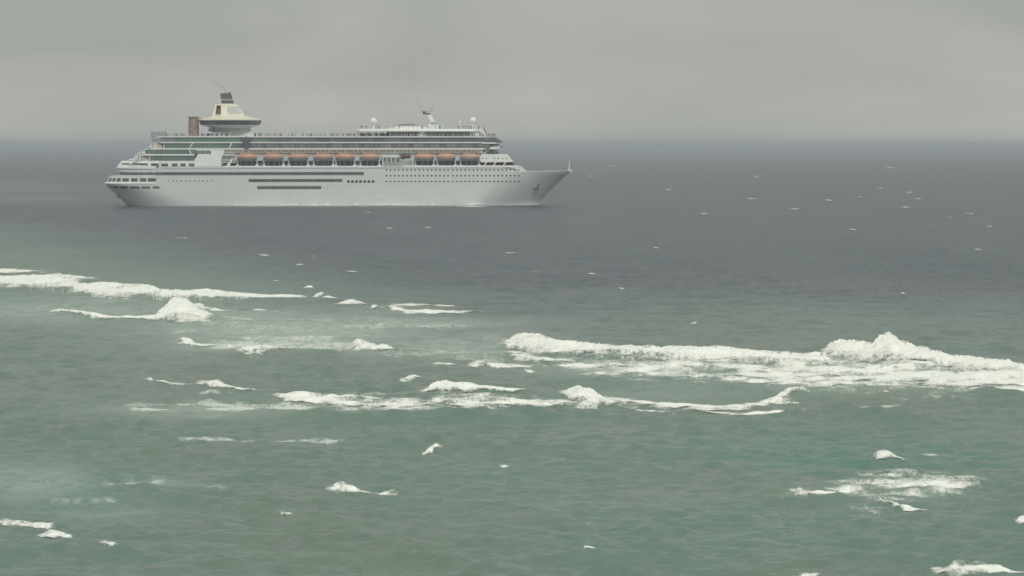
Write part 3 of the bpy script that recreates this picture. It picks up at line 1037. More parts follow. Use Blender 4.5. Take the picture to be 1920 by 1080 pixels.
# ---- stern windows
for u0, u1, sl in [(205.5, 210, -2.5), (212.5, 217.5, -2.5), (220, 227, -2.2), (230, 242, -1.5), (246, 258, -.6), (262, 274, 0), (278, 293, -1.5)]:
    o = patch('stern_window', u0, u1, 334, 340, 'open', ship, off=0.06, nx=4, slant=sl)
for u0, u1 in [(203, 208), (210, 222), (225, 239), (244, 261), (265, 281.5), (286, 299)]:
    patch('mooring_opening', u0, u1, 349.2, 353.2, 'open', ship, off=0.05, nx=4)  # flat dark panels, coloured as the shade inside the open ports
for u0, u1, sl in [(229, 243, -3), (248.5, 277, -1), (283, 296, 0)]:
    patch('deck_opening', u0, u1, 306, 311, 'open', ship, fy=house_y, off=0.06, nx=5, slant=sl)
for u0, u1 in [(302, 315), (322, 333), (338, 348), (354, 364.5)]:
    patch('deck_opening', u0, u1, 306.4, 311.5, 'open', ship, fy=lambda x, z: 16.05, off=0.06, nx=2)

# ---- portholes
me_port = MB().loft([[(0.50 * math.cos(2 * math.pi * i / 10), 0.2, 0.44 * math.sin(2 * math.pi * i / 10)) for i in range(10)][::-1],
                     [(0.46 * math.cos(2 * math.pi * i / 10), -0.06, 0.40 * math.sin(2 * math.pi * i / 10)) for i in range(10)][::-1]]).build('porthole', 'port', ship)
proto_port = me_port.data
bpy.data.objects.remove(me_port)
proto_small = proto_port.copy(); proto_small.materials[0] = M['grey']
nport = 0


def porthole(u, v, sc=1.0, me=None, name='porthole', y=None):
    global nport
    z = Sz(v); x = Sx(u)
    if y is None:
        for _ in range(4):
            yy = side_y(x, z); x = Sx(u, -yy)
        g = (side_y(x + .2, z) - side_y(x - .2, z)) / .4
    else:
        yy, g = y, 0
        x = Sx(u, -yy)
    o = link(name, me or proto_port, ship)
    o.location = (x, -yy, z)
    o.rotation_euler = (0, 0, -math.atan(g) if g else 0)
    o.scale = (sc, 1, sc)
    nport += 1
    return o


for v in (319.0, 329.6, 340.4):
    for k in range(33):
        u = 724.5 + 7.72 * k + (1.2 if k > 15 else 0)
        if u < 978 - (v - 319) * .05:
            porthole(u, v, 1.15)
for k in range(11):
    porthole(315.5 + 8.15 * k, 339, 0.85)
for k in range(46):
    u = 606 + 7.72 * k
    if u < 925 and k % 9 != 4:
        porthole(u, 351, 0.62, proto_small)
for k in range(56):
    u = 486 + 7.85 * k
    if u < 862 and k not in (21, 37, 38):
        porthole(u, 361.8, 0.62, proto_small)
for u in [429, 437, 445, 453, 461, 421, 360, 352, 368, 376, 384, 392]:
    porthole(u, 362.6, 0.55, proto_small)
for u in [533, 541, 550, 559, 572, 581, 590, 600, 615, 624, 637, 646, 653, 662, 671, 691, 699, 707, 716, 725, 733, 754, 762, 771, 787, 795, 809, 826, 420, 437, 445, 453, 461, 389]:
    porthole(u, 373.5, 0.55, proto_small)
for k in range(3):
    porthole(340 + 8 * k, 352.6, 0.5, proto_small)
me_sq = MB().box(-.75, .75, -.08, .2, -.68, .68).build('square_window', 'glass', ship)
sq = me_sq.data
sq.materials[0] = M['port']
bpy.data.objects.remove(me_sq)
for k in range(7):
    porthole(653 + 7.72 * k, 340.4, 1.0, sq, 'square_window')

# ---- superstructure core and deck slabs
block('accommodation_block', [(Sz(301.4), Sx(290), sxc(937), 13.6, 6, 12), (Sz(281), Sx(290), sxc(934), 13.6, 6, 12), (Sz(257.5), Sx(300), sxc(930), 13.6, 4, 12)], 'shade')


def slab(v0, v1, u0, u1, hb=16.15, rs=8, rf=14, m='white', name='deck_slab', aft=None):
    return block(name, [(Sz(v1), sxc(u0), sxc(u1), hb, rs, rf), (Sz(v0), sxc(u0), sxc(u1), hb, rs, rf)], m)


slab(288.8, 291.6, 252, 368, rf=1)
slab(277.8, 280.4, 268, 936)
slab(266.2, 268.4, 282, 938)
slab(255.6, 257.6, 282, 934)
MB().box(Sx(368.2), Sx(420), -16.02, -13.7, Sz(288.6), Sz(280.6)).build('side_panel', 'white', ship)


def glazing(u0, u1, v0, v1, pane, mats, y=-15.7, lean=0.0):
    n = max(1, round((u1 - u0) / pane))
    holder = MB().box(Sx(u0), Sx(u1), y + .35, y + .5, Sz(v1), Sz(v0)).build('windscreen_backing', 'black', ship)
    for k in range(n):
        a, b = u0 + (u1 - u0) * k / n, u0 + (u1 - u0) * (k + 1) / n
        m = mats((a + b) / 2, k)
        z0, z1 = Sz(v1), Sz(v0)
        x0, x1 = Sx(a + .22), Sx(b - .22)
        MB().add([(x0, y, z0), (x1, y, z0), (x1, y + .1, z1), (x0, y + .1, z1), (x0, y + .3, z0), (x1, y + .3, z0), (x1, y + .3, z1), (x0, y + .3, z1)],
                 [(0, 1, 2, 3), (4, 7, 6, 5), (1, 5, 6, 2), (0, 3, 7, 4), (3, 2, 6, 7), (0, 4, 5, 1)]).build('glass_panel', m, holder)
    return holder


glazing(330, 926, 257.9, 266.0, 10.2, lambda u, k: 'green' if u < 505 else ('dusk' if k % 7 else 'green'))
glazing(308, 917, 268.7, 277.5, 10.2, lambda u, k: 'green' if u < 435 else ('dusk' if u < 480 or (k * 5) % 3 == 0 else 'olive'))
glazing(272, 396, 280.7, 288.5, 10.3, lambda u, k: 'green', y=-16.1)
glazing(282, 364, 291.9, 301.0, 10.2, lambda u, k: 'green', y=-15.7)
# slanted white dividers
for (ua, va, ub, vb) in [(356, 277.6, 361, 268.4), (358, 288.6, 355, 280.5), (430, 277.6, 434, 268.4), (364.5, 301.3, 371, 291.2)]:
    (xa, za), (xb, zb) = S(ua, va), S(ub, vb)
    MB().prism([(xa - .3, za), (xa + .3, za), (xb + .3, zb), (xb - .3, zb)], -16.25, -15.5).build('slanted_post', 'white', ship)
# rounded bow glazing of the two top decks
block('front_glazing', [(Sz(266.0), Sx(926), sxc(942), 15.6, .2, 12), (Sz(263.5), Sx(926), sxc(942), 15.6, .2, 12), (Sz(257.9), Sx(926), sxc(934), 15.6, .2, 11)], 'dusk')
block('bridge', [(Sz(280.6), Sx(906), sxc(935), 14.6, 2, 10), (Sz(288.8), Sx(902), sxc(932), 14.6, 2, 10)][::-1], 'grey')
for k in range(4):
    o = link('bridge_window', sq, ship)
    o.location = (Sx(908.5 + k * 7.2 + (k == 3) * 3), -14.66, Sz(286.8 if k % 2 else 283.4))
    o.scale = (.8, 1, .55)
wing = block('bridge_wing', [(Sz(279.6), Sx(915.5), Sx(941), 17.6, 1, 2), (Sz(275.2), Sx(917.5), Sx(943), 17.6, 1, 2)], 'white')
MB().box(Sx(938.5), Sx(942.6), -17.75, -17.3, Sz(276.8), Sz(274.4)).build('wing_lamp', 'black', ship)
block('bridge_front', [(Sz(275.0), Sx(917.5), sxc(938), 15.2, .3, 11), (Sz(268.6), Sx(917.5), sxc(935), 15.2, .3, 11)], 'olive')
slab(266.8, 269.4, 921, 939, rs=1, rf=12)

# forward white house and its raised promenade
fwd = MB().prism([S(899, 300), S(902.5, 304.3), S(963.5, 303.9), S(951.5, 288.9), S(902.5, 288.9)], -15.9, 15.9).build('forward_house', 'white', ship)
for u in (905.5, 912, 927, 934.5, 942, 949.5):
    porthole(u, 297, .85, y=15.92)
MB().prism([S(903, 310.5), S(966, 310.5), S(962, 303.8), S(903, 304.2)], -13.2, 13.2).build('forward_promenade_wall', 'maroon', ship)
for u in (908, 925.5, 944):
    (xa, za), (xb, zb) = S(u, 310.4), S(u + 4.5, 303.6)
    MB().prism([(xa - .35, za), (xa + .35, za), (xb + .35, zb), (xb - .35, zb)], -15.9, -15.3).build('slanted_strut', 'white', ship)
MB().box(Sx(755), Sx(973), -16.15, -15.85, Sz(313.6), Sz(310.2)).build('bulwark', 'white', ship)
MB().box(Sx(419), Sx(717), -16.15, -15.85, Sz(313.8), Sz(310.9)).build('bulwark', 'white', ship)
MB().box(Sx(717.5), Sx(754.5), -16.12, -15.9, Sz(313.6), Sz(310.4)).build('boarding_gate', 'shade', ship)

# ---- boat deck recess
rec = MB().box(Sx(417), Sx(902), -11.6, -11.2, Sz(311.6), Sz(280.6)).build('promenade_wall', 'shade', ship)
for k in range(46):
    u0 = 421 + k * 10.3
    if 716 < u0 < 722: continue
    x0, x1 = Sx(u0 + .5, -11.6), Sx(u0 + 9.4, -11.6)
    MB().box(x0, x1, -11.75, -11.55, Sz(311, -11.6), Sz(297.5, -11.6)).build('promenade_window', 'dusk' if k % 3 == 0 else 'glass', rec)
beam = MB().box(Sx(420), Sx(905), -14.6, -11.0, Sz(286.2), Sz(280.5)).build('boat_deck_beam', 'cream', ship)
for k in range(58):
    u = 462 + k * 7.6 + (2.5 if k % 4 == 1 else 0)
    if u < 902:
        porthole(u, 283.6, .78, y=14.62)
for v0, v1, u0, u1 in [(290.2, 291.6, 416, 440), (303.4, 304.8, 414, 442)]:
    MB().box(Sx(u0), Sx(u1), -15.9, -11.5, Sz(v1), Sz(v0)).build('deck_ledge', 'white', ship)
MB().prism([S(424, 310.8), S(431, 310.8), S(437, 297), S(435, 296)], -15.9, -15.5).build('deck_stair', 'white', ship)
# tender landing amidships
MB().box(Sx(716), Sx(751), -15.9, -11.4, Sz(295), Sz(293.2)).build('tender_platform', 'white', ship)
for u in (718, 725.5, 733.5, 741.5, 774):
    MB().box(Sx(u) - .22, Sx(u) + .22, -15.7, -15.3, Sz(305 if 719 < u < 760 else 311), Sz(294.5)).build('platform_post', 'white', ship)
MB().loft([[(Sx(748 + 5 * k), -13.4 + r * math.sin(t), Sz(293) + r * math.cos(t)) for t in [2 * math.pi * i / 10 for i in range(10)]] for k, r in ((0, .5), (1, 1.3), (2, 1.5), (3, 1.0), (4, 1.2), (4.6, .4))]).build('rolled_awning', 'maroon', ship)
MB().box(Sx(716), Sx(776), -13.5, -11.7, Sz(311), Sz(296)).build('tender_bay', 'grey', ship)

# ---- emblem on the windscreens, crown over anchor, dark navy
ec = 462.5
poly = [(451, 256), (453.5, 259.5), (456, 256.2), (458.5, 259.5), (461.5, 254.8), (464.5, 259.5), (467.3, 256.2), (469.5, 259.5), (472.5, 256.6), (471, 264), (468.8, 268), (469.6, 273), (468, 277.5), (462.3, 280.5), (456.4, 277.5), (455, 273), (456, 268), (453, 264)]
MB().prism([S(u, v, -16.4) for u, v in poly][::-1], -16.45, -16.2).build('crown_and_anchor_emblem', 'navy', ship)

# ---- stern decks: kiosk, posts, canisters, net
MB().box(Sx(266), Sx(278), -14.5, 14.5, Sz(301.3), Sz(292.5)).build('deck_bar', 'beige', ship)
MB().box(Sx(286), Sx(304), -14.5, 14.5, Sz(277.6), Sz(270)).build('deck_bar', 'beige', ship)
for u, v0, v1 in [(253, 300.8, 292), (257, 300.8, 291), (262, 300.8, 291), (280, 301, 291.8), (271, 288.6, 281), (307, 277.5, 268.6), (283.5, 277.6, 268.6), (291, 277.6, 268.6)]:
    MB().box(Sx(u) - .28, Sx(u) + .28, -15.2, -14.7, Sz(v0), Sz(v1)).build('deck_post', 'white', ship)
for u, v in [(244, 299.6), (250, 298.8), (256, 296), (266, 285.5), (269, 287), (261, 288), (284, 264.4), (248, 300.4), (281, 275)]:
    MB().ball((Sx(u), -14.6, Sz(v)), .75, n=10, m=6, sz=.8).build('life_raft_canister', 'white', ship, smooth=True)
net = MB().box(Sx(282.5), Sx(311), -13, 13, Sz(256), Sz(247)).build('sports_net', 'net', ship)
for u in (283, 292, 301, 310):
    MB().box(Sx(u, -13) - .12, Sx(u, -13) + .12, -13.2, -12.95, Sz(256), Sz(246.5)).build('net_post', 'grey', net)
MB().box(Sx(284), Sx(330), -15.6, -15.3, Sz(265.9), Sz(258.5)).build('rail_screen', 'net', ship)
MB().box(Sx(296), Sx(355), -10, 10, Sz(255.5), Sz(251.3)).build('sports_court', 'grey', ship)

# ---- climbing wall
cx_ = Sx(363.5, 0)
MB().lathe([(3.0, Sz(256, 0)), (3.0, Sz(235, 0)), (2.8, Sz(222, 0)), (3.2, Sz(220.5, 0)), (3.2, Sz(219, 0))], cx_, 0, n=16).build('climbing_wall', 'brown', ship, smooth=True)
MB().tube((cx_ + 2, 0, Sz(219.5, 0)), (Sx(381, 0), 0, Sz(223, 0)), .12).build('stay_wire', 'black', ship)

# ---- lounge ring around the funnel
fx = Sx(432, 0)
r_ = lambda px: px * 0.3077
zc = lambda v: Sz(v, 0)
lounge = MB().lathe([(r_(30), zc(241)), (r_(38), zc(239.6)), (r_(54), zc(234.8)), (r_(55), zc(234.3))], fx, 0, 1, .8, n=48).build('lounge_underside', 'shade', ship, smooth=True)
band = MB().lathe([(r_(54.6), zc(234.2)), (r_(58.2), zc(226.0))], fx, 0, 1, .8, n=48).build('lounge_band', 'black', ship, smooth=True)
for k in range(36):
    t0, t1 = 2 * math.pi * (k + .06) / 36, 2 * math.pi * (k + .94) / 36
    pts = []
    for t, rr, v in ((t0, 55.0, 233.4), (t1, 55.0, 233.4), (t1, 58.0, 226.8), (t0, 58.0, 226.8)):
        for dr in (.25,):
            pts.append((fx + r_(rr + .5) * math.cos(t), r_(rr + .5) * .8 * math.sin(t), zc(v)))
    inn = [(fx + (x - fx) * .985, y * .985, z) for x, y, z in pts]
    MB().add(pts + inn, [(0, 1, 2, 3), (7, 6, 5, 4), (0, 4, 5, 1), (1, 5, 6, 2), (2, 6, 7, 3), (3, 7, 4, 0)]).build('lounge_window', 'glass', band)
MB().lathe([(r_(58.6), zc(226.0)), (r_(58.8), zc(224.4)), (r_(50), zc(222.2)), (r_(38), zc(219.6)), (r_(28), zc(217.0)), (r_(20), zc(215))], fx, 0, 1, .8, n=48).build('lounge_roof', 'cream', ship, smooth=True)
# trunk below it
MB().add([(Sx(402, -5), -5, zc(239)), (Sx(469, -5), -5, zc(239)), (Sx(477, -7), -7, zc(256)), (Sx(395, -7), -7, zc(256)),
          (Sx(402, -5), 5, zc(239)), (Sx(469, -5), 5, zc(239)), (Sx(477, -7), 7, zc(256)), (Sx(395, -7), 7, zc(256))],
         [(3, 2, 1, 0), (4, 5, 6, 7), (0, 1, 5, 4), (2, 3, 7, 6), (1, 2, 6, 5), (0, 4, 7, 3)]).build('funnel_trunk', 'shade', ship)
MB().box(Sx(391, -8), Sx(401, -8), -8.2, -6, Sz(247, -8), Sz(240.5, -8)).build('stair_house', 'black', ship)
MB().box(Sx(384, -8), Sx(432, -8), -8.4, -6, Sz(255.8, -8), Sz(248.5, -8)).build('pool_bar', 'shade', ship)
for k in range(5):
    MB().box(Sx(388 + k * 8.6, -8.5), Sx(394 + k * 8.6, -8.5), -8.55, -8.35, Sz(254.5, -8.5), Sz(249.8, -8.5)).build('bar_shutter', 'green' if k % 2 else 'dusk', ship)

# ---- funnel
def fp(u, v): return S(u, v, -3)
MB().add([(*fp(414.5, 219)[:1], -4.2, fp(414.5, 219)[1]), (fp(459, 219)[0], -4.2, fp(459, 219)[1]), (fp(448, 198)[0], -3.0, fp(448, 198)[1]), (fp(439, 194.3)[0], -2.8, fp(439, 194.3)[1]), (fp(414, 194.3)[0], -2.8, fp(414, 194.3)[1])] +
         [(fp(414.5, 219)[0], 4.2, fp(414.5, 219)[1]), (fp(459, 219)[0], 4.2, fp(459, 219)[1]), (fp(448, 198)[0], 3.0, fp(448, 198)[1]), (fp(439, 194.3)[0], 2.8, fp(439, 194.3)[1]), (fp(414, 194.3)[0], 2.8, fp(414, 194.3)[1])],
         [(0, 1, 2, 3, 4), (9, 8, 7, 6, 5), (0, 5, 6, 1), (1, 6, 7, 2), (2, 7, 8, 3), (3, 8, 9, 4), (4, 9, 5, 0)]).build('funnel', 'cream', ship)
MB().prism([fp(398, 219), fp(403, 219), fp(406.5, 197.5), fp(414.2, 197.5), fp(414.2, 194.6), fp(403, 196)], -2.8, 2.8).build('funnel_arch', 'cream', ship)
MB().prism([fp(404, 214), fp(414, 214), fp(414, 198), fp(406.5, 198)], -1.2, 1.2).build('arch_shade_plate', 'maroon', ship)  # dark plate added for the shade in the arch opening
MB().add([(fp(427, 213.5)[0], -4.0, fp(427, 213.5)[1]), (fp(453.5, 213.5)[0], -4.0, fp(453.5, 213.5)[1]), (fp(449, 199)[0], -3.2, fp(449, 199)[1]), (fp(426, 199)[0], -3.2, fp(426, 199)[1]),
          (fp(427, 213.5)[0], -3.0, fp(427, 213.5)[1]), (fp(453.5, 213.5)[0], -3.0, fp(453.5, 213.5)[1]), (fp(449, 199)[0], -2.4, fp(449, 199)[1]), (fp(426, 199)[0], -2.4, fp(426, 199)[1])],
         [(0, 1, 2, 3), (0, 4, 5, 1), (1, 5, 6, 2), (2, 6, 7, 3), (3, 7, 4, 0)]).build('funnel_panel', 'shade', ship)
cap = MB().prism([fp(415.5, 194.2), fp(438.8, 194.2), fp(434.5, 180), fp(431, 175), fp(412.8, 175.5)], -2.4, 2.4).build('funnel_cap', 'black', ship)
MB().prism([fp(414.6, 188), fp(437.4, 188), fp(437, 186.4), fp(414.2, 186.4)], -2.6, 2.6).build('cap_stripe', 'shade', cap)
for u0, u1, y in ((417, 415.5, 1.2), (424, 421.5, -1.0), (432.5, 429, -1.3), (433, 430, 1.3)):
    (xa, za), (xb, zb) = fp(u0, 182), fp(u1, 173.2 if u0 > 430 else 174.6)
    MB().tube((xa, y, za), (xb, y, zb), .75, .7, n=10).build('exhaust_pipe', 'black', cap)
MB().prism([fp(392, 187.6), fp(413.5, 188.4), fp(413.5, 187.2), fp(392, 186.8)], -3.5, 3.5).build('funnel_fin', 'cream', ship)

# ---- forward sun deck house
block('sun_deck_house', [(Sz(255.4), Sx(729), sxc(913), 11.5, 1, 8), (Sz(246.3), Sx(729), sxc(908), 11.5, 1, 8)], 'shade')
for k in range(14):
    u0 = 733 + k * 10.6
    if k in (5,): continue
    MB().box(Sx(u0, -11.5), Sx(u0 + (9.4 if k < 6 else 10.2), -11.5), -11.72, -11.4, Sz(254.8, -11.5), Sz(247.3, -11.5)).build('house_window', 'glass' if k < 5 else 'green', ship)
MB().prism([S(788, 255.2), S(790, 255.2), S(794, 246.6), S(792, 246.6)], -12.0, -11.7).build('slanted_post', 'white', ship)
block('house_roof', [(Sz(246.2), Sx(668), sxc(907), 13.5, 2, 10), (Sz(244.4), Sx(667), sxc(906), 13.5, 2, 10), (Sz(241.5), Sx(670), sxc(902), 12.8, 2, 10)], 'white')
MB().prism([S(899.5, 240), S(902.5, 239.5), S(912.5, 252), S(909.5, 252)], -12.4, -11.9).build('roof_brace', 'white', ship)
MB().tube((Sx(906, -12), -12, Sz(238, -12)), (Sx(912, -12), -12, Sz(251, -12)), .22).build('ladder', 'black', ship)
for u in (671, 683, 697, 710, 722):
    MB().box(Sx(u, -13) - .2, Sx(u, -13) + .2, -13.2, -12.8, Sz(255.5), Sz(246)).build('roof_post', 'white', ship)
MB().box(Sx(676), Sx(727), -9, 9, Sz(255.4), Sz(248.5)).build('shaded_bar', 'grey', ship)
dx = Sx(767, 0)
MB().lathe([(r_(41), zc(242)), (r_(40), zc(240.5)), (r_(32), zc(237.6)), (r_(23), zc(236.3))], dx, 0, 1, .75, n=32).build('dome_skirt', 'white', ship, smooth=True)
MB().lathe([(r_(23), zc(236.5)), (r_(20.5), zc(235)), (r_(14), zc(232.6)), (r_(7), zc(231.7)), (.3, zc(231.5))], Sx(764.5, 0), 0, 1, .75, n=32).build('glass_dome', 'olive', ship, smooth=True)


def sat_dome(u, v, rpx, vb):
    x, z = S(u, v, -7); rr = rpx * .306
    d = MB().ball((x, -7, z), rr, n=18, m=12).build('satellite_dome', 'white', ship, smooth=True)
    MB().lathe([(rr * .45, Sz(vb, -7)), (rr * .35, z - rr * 1.15), (rr * .62, z - rr * .78)], x, -7, n=12).build('dome_pedestal', 'white', d)


sat_dome(700, 227.8, 7.0, 242)
sat_dome(887, 226.2, 7.0, 242)
sat_dome(862.5, 229.3, 2.4, 242)
sat_dome(806, 236, 3.2, 242)

# ---- radar mast
mast = MB().prism([S(806, 242, 0), S(823, 242, 0), S(816, 228, 0), S(806.5, 213, 0), S(800, 213, 0), S(806, 226, 0)], -.9, .9).build('radar_mast', 'white', ship)
MB().box(Sx(807, 0), Sx(832, 0), -2.5, 2.5, zc(229), zc(227.8)).build('mast_platform', 'shade', mast)
MB().box(Sx(783, 0), Sx(806, 0), -.5, .5, zc(216.8), zc(216)).build('mast_yard', 'white', mast)
MB().prism([S(793, 214.5, 0), S(806, 214.5, 0), S(806.5, 212, 0), S(800, 212, 0), S(796.5, 209, 0), S(793, 209, 0)], -1.2, 1.2).build('radar_housing', 'maroon', mast)
MB().box(Sx(788, 0), Sx(811, 0), -.35, .35, zc(209), zc(207.8)).build('radar_scanner', 'grey', mast)
MB().tube((Sx(810, 0), 0, zc(209)), (Sx(810.5, 0), 0, zc(201.5)), .16).build('mast_light_pole', 'grey', mast)
MB().ball((Sx(810.3, 0), 0, zc(202.3)), .35, n=8, m=5).build('mast_light', 'grey', mast)
MB().tube((Sx(793, 0), 0, zc(209)), (Sx(782, 0), 0, zc(184)), .17, .08, n=6).build('whip_aerial', 'grey', mast)
for u in (812, 818, 824, 829):
    MB().tube((Sx(u, 0), 1.5, zc(229)), (Sx(u, 0), 1.5, zc(221 if u < 828 else 224)), .10, .06, n=6).build('aerial', 'shade', mast)
for u in (813, 821, 828):
    MB().tube((Sx(u, 0), -1.5, zc(242)), (Sx(u + 2, 0), -1, zc(229)), .2, n=6).build('mast_stay', 'white', mast)

# ---- rails along the open decks
for u0, u1, v, y in [(476, 668, 253.0, -15.9), (318, 360, 253.2, -15.9), (910, 932, 253.2, -13.5), (672, 900, 239.4, -12.6)]:
    rl = MB().box(Sx(u0, y), Sx(u1, y), y - .06, y + .06, Sz(v, y) - .09, Sz(v, y) + .09).build('handrail', 'rail', ship)
    base = 255.6 if v > 250 else 241.5
    n = int((u1 - u0) / 9)
    for k in range(n + 1):
        x = Sx(u0, y) + (Sx(u1, y) - Sx(u0, y)) * k / n
        MB().box(x - .06, x + .06, y - .04, y + .04, Sz(base, y), Sz(v, y) - .09).build('rail_post', 'rail', rl)
for u in (636, 640, 668, 557):
    MB().lathe([(.08, Sz(255.6, -14)), (.08, Sz(245, -14)), (2.3, Sz(245.4, -14)), (.1, Sz(242.6, -14))], Sx(u, -14), -14, n=10).build('parasol', 'beige', ship)

# ---- foredeck
MB().prism([S(989, 323, -5), S(1022, 323, -5), S(1014, 320.2, -5), S(992, 320.6, -5)], -6, 6).build('mooring_house', 'beige', ship)
MB().box(Sx(1008, -5), Sx(1011, -5), -6.6, -5, Sz(323, -5), Sz(319, -5)).build('winch', 'maroon', ship)
fm_ = MB().tube((Sx(1067, 0), 0, zc(321)), (Sx(1067.5, 0), 0, zc(300)), .28, .1).build('foremast', 'white', ship)
MB().box(Sx(1064, 0), Sx(1072, 0), -.8, .8, zc(322.6), zc(318.8)).build('bow_platform', 'white', ship)
ax, az = Sx(1005, -9), Sz(350)
for _ in range(5):
    ax = Sx(1005, -half_b(ax, az))
ay = -half_b(ax, az)
anchor = MB().tube((ax + .3, ay - .5, az - 1.2), (ax + 1.8, ay - .9, az + 1.6), .4).tube((ax - 1.2, ay - .9, az - 1.1), (ax + 1.4, ay - .3, az - 1.6), .45).build('anchor', 'black', ship)
patch('bow_ledge', 1000, 1011, 352.5, 353.5, 'shade', ship, off=.5, nx=2)
patch('stern_fairlead', 219.5, 224, 368, 371, 'open', ship, off=.05, nx=2)

# ---- lifeboats hanging from their davits
boats = [(463.5, 39), (513, 39), (559.5, 39), (606.5, 39), (647.5, 37.5), (693.5, 38.5), (796, 38), (837, 36.5), (881.5, 38)]
ordn = ['lifeboat nearest the stern, below the navy emblem', 'second lifeboat counted from the stern', 'third lifeboat counted from the stern', 'fourth lifeboat counted from the stern', 'fifth lifeboat counted from the stern',
        'sixth lifeboat from the stern, just aft of the empty landing bay', 'lifeboat just forward of the empty landing bay', 'middle one of the three forward lifeboats', 'lifeboat nearest the bow, beside the white forward house']


def boat_meshes(L):
    nx, prof = 17, 9
    rings_h, rings_c = [], []
    for k in range(nx):
        q = -1 + 2 * k / (nx - 1)
        x = q * L / 2
        w = 2.0 * max(.02, 1 - abs(q) ** 2.6) ** .6
        keel = -1.35 * max(.03, 1 - abs(q) ** 3.2) ** .7 + .35 * q * q
        gun = .30 * q * q
        ring = [(x, w * math.sin(t) * (abs(math.sin(t)) ** .0), gun + (keel - gun) * math.cos(t) ** .8 if math.cos(t) > 0 else gun) for t in [math.pi / 2 * (-1 + 2 * i / (prof - 1)) for i in range(prof)]]
        rings_h.append(ring)
        top = 1.9 * max(.05, 1 - abs(q) ** 2.4) ** .55
        rings_c.append([(x * .985, w * .97 * math.cos(t), gun + .02 + top * math.sin(t) ** .75 if math.sin(t) > 0 else gun + .02) for t in [math.pi * i / 8 for i in range(9)]])
    return MB().loft(rings_h), MB().loft(rings_c)


hb_, cb_ = boat_meshes(11.8)
hb0, cb0 = hb_.build('boat_hull', 'boat', None, smooth=True), cb_.build('canopy', 'orange', None, smooth=True)
win = MB().box(-.35, .35, -.04, .04, -.22, .22).build('canopy_window', 'glass', None)
fen = MB().box(-5.4, 5.4, -.12, .12, -.12, .12).build('fender', 'orange', None)
hatch = MB().lathe([(.8, 0), (.8, .55), (.5, .75)], 0, 0, n=10).build('steering_cupola', 'orange', None)
protos = (hb0, cb0, win, fen, hatch)
meshes = [o_.data for o_ in protos]
for o_ in protos:
    bpy.data.objects.remove(o_)
WM = Matrix.Translation(SHIP_C) @ Matrix.Rotation(ROT, 4, 'Z')
for k, (u, wpx) in enumerate(boats):
    e = bpy.data.objects.new('lifeboat', None)
    COL.objects.link(e)
    x, z = S(u, 294.0, -16.2)
    e.location = WM @ Vector((x, -15.9, z))
    e.rotation_euler = (0, 0, ROT)
    sc = wpx * .305 / 11.8
    e.scale = (sc, 1, 1)
    tag(e, 'orange-topped ' + ordn[k], 'lifeboat', 'lifeboats hanging along the ship\'s side')
    link('boat_hull', meshes[0], e)
    c = link('canopy', meshes[1], e)
    link('fender', meshes[3], e).location = (0, -2.02, .04)
    h = link('steering_cupola', meshes[4], e); h.location = (-3.3, 0, 1.5)
    for j in range(5):
        w_ = link('canopy_window', meshes[2], c)
        w_.location = (-3.6 + 1.8 * j, -1.62, 1.12)
        w_.rotation_euler = (R(-28), 0, 0)
    # davits belong to the ship
    for sgn in (-1, 1):
        xd = x + sgn * wpx * .305 * .46
        zt, zb = Sz(285.5, -14), Sz(311, -14)
        d = MB().prism([(xd - .3, zb), (xd + .45, zb), (xd + .3 + sgn * .1, (zt + zb) / 2), (xd + .3 - sgn * .5, zt), (xd - .3 - sgn * .5, zt), (xd - .3 + sgn * .1, (zt + zb) / 2)], -14.5, -13.7).build('davit', 'shade', ship)
        MB().box(xd - .28 - sgn * .5, xd + .28 - sgn * .5, -16.4, -13.8, zt, zt + .5).build('davit_arm', 'shade', d)
        MB().tube((xd - sgn * .6, -15.9, zt), (xd - sgn * .6, -15.9, z + 1.0), .08, n=5).build('fall_wire', 'grey', d)
        MB().box(xd - .9, xd + .9, -15.7, -14.4, Sz(311.4), Sz(308.9)).build('davit_winch', 'white' if sgn > 0 else 'shade', d)

# ---- people along the rails, a far-off crowd
mb = MB()


def person(x, y, z, h):
    w = .27
    hh = h * .86
    rings_p = []
    for f_, r_x, r_y in ((0, .16, .13), (.45, .2, .15), (.62, .19, .14), (.80, .27, .15), (.86, .08, .08), (.89, .11, .11), (.96, .12, .12), (1.0, .04, .04)):
        rings_p.append([(x + r_x * math.cos(t), y + r_y * math.sin(t), z + h * f_) for t in [2 * math.pi * i / 6 for i in range(6)]])
    mb.loft(rings_p)


def crowd(u0, u1, n, vfoot, y0, y1):
    for _ in range(n):
        y = random.uniform(y0, y1); u = random.uniform(u0, u1)
        person(Sx(u, y), y, Sz(vfoot, -16) + .02, random.uniform(1.55, 1.85))


crowd(478, 668, 64, 255.6, -15.6, -13.2)
crowd(476, 492, 8, 255.6, -15.6, -13)
crowd(375, 436, 20, 255.6, -15.5, -13)
crowd(312, 352, 10, 255.6, -15.5, -13)
crowd(668, 730, 26, 255.6, -15.5, -13.8)
crowd(672, 725, 14, 241.4, -12.4, -10)
crowd(728, 750, 5, 241.4, -12.4, -11)
crowd(775, 830, 9, 241.4, -12.4, -11)
crowd(855, 900, 14, 241.4, -12.4, -8)
crowd(910, 932, 26, 255.6, -12, 8)
crowd(838, 908, 22, 255.6, -15.4, -13.5)
crowd(732, 840, 18, 255.6, -15.4, -13.5)
cr = mb.build('crowd', 'crowd', None)
cr.matrix_world = WM
tag(cr, 'far-off passengers standing along the ship\'s open upper decks', 'crowd', kind='stuff')

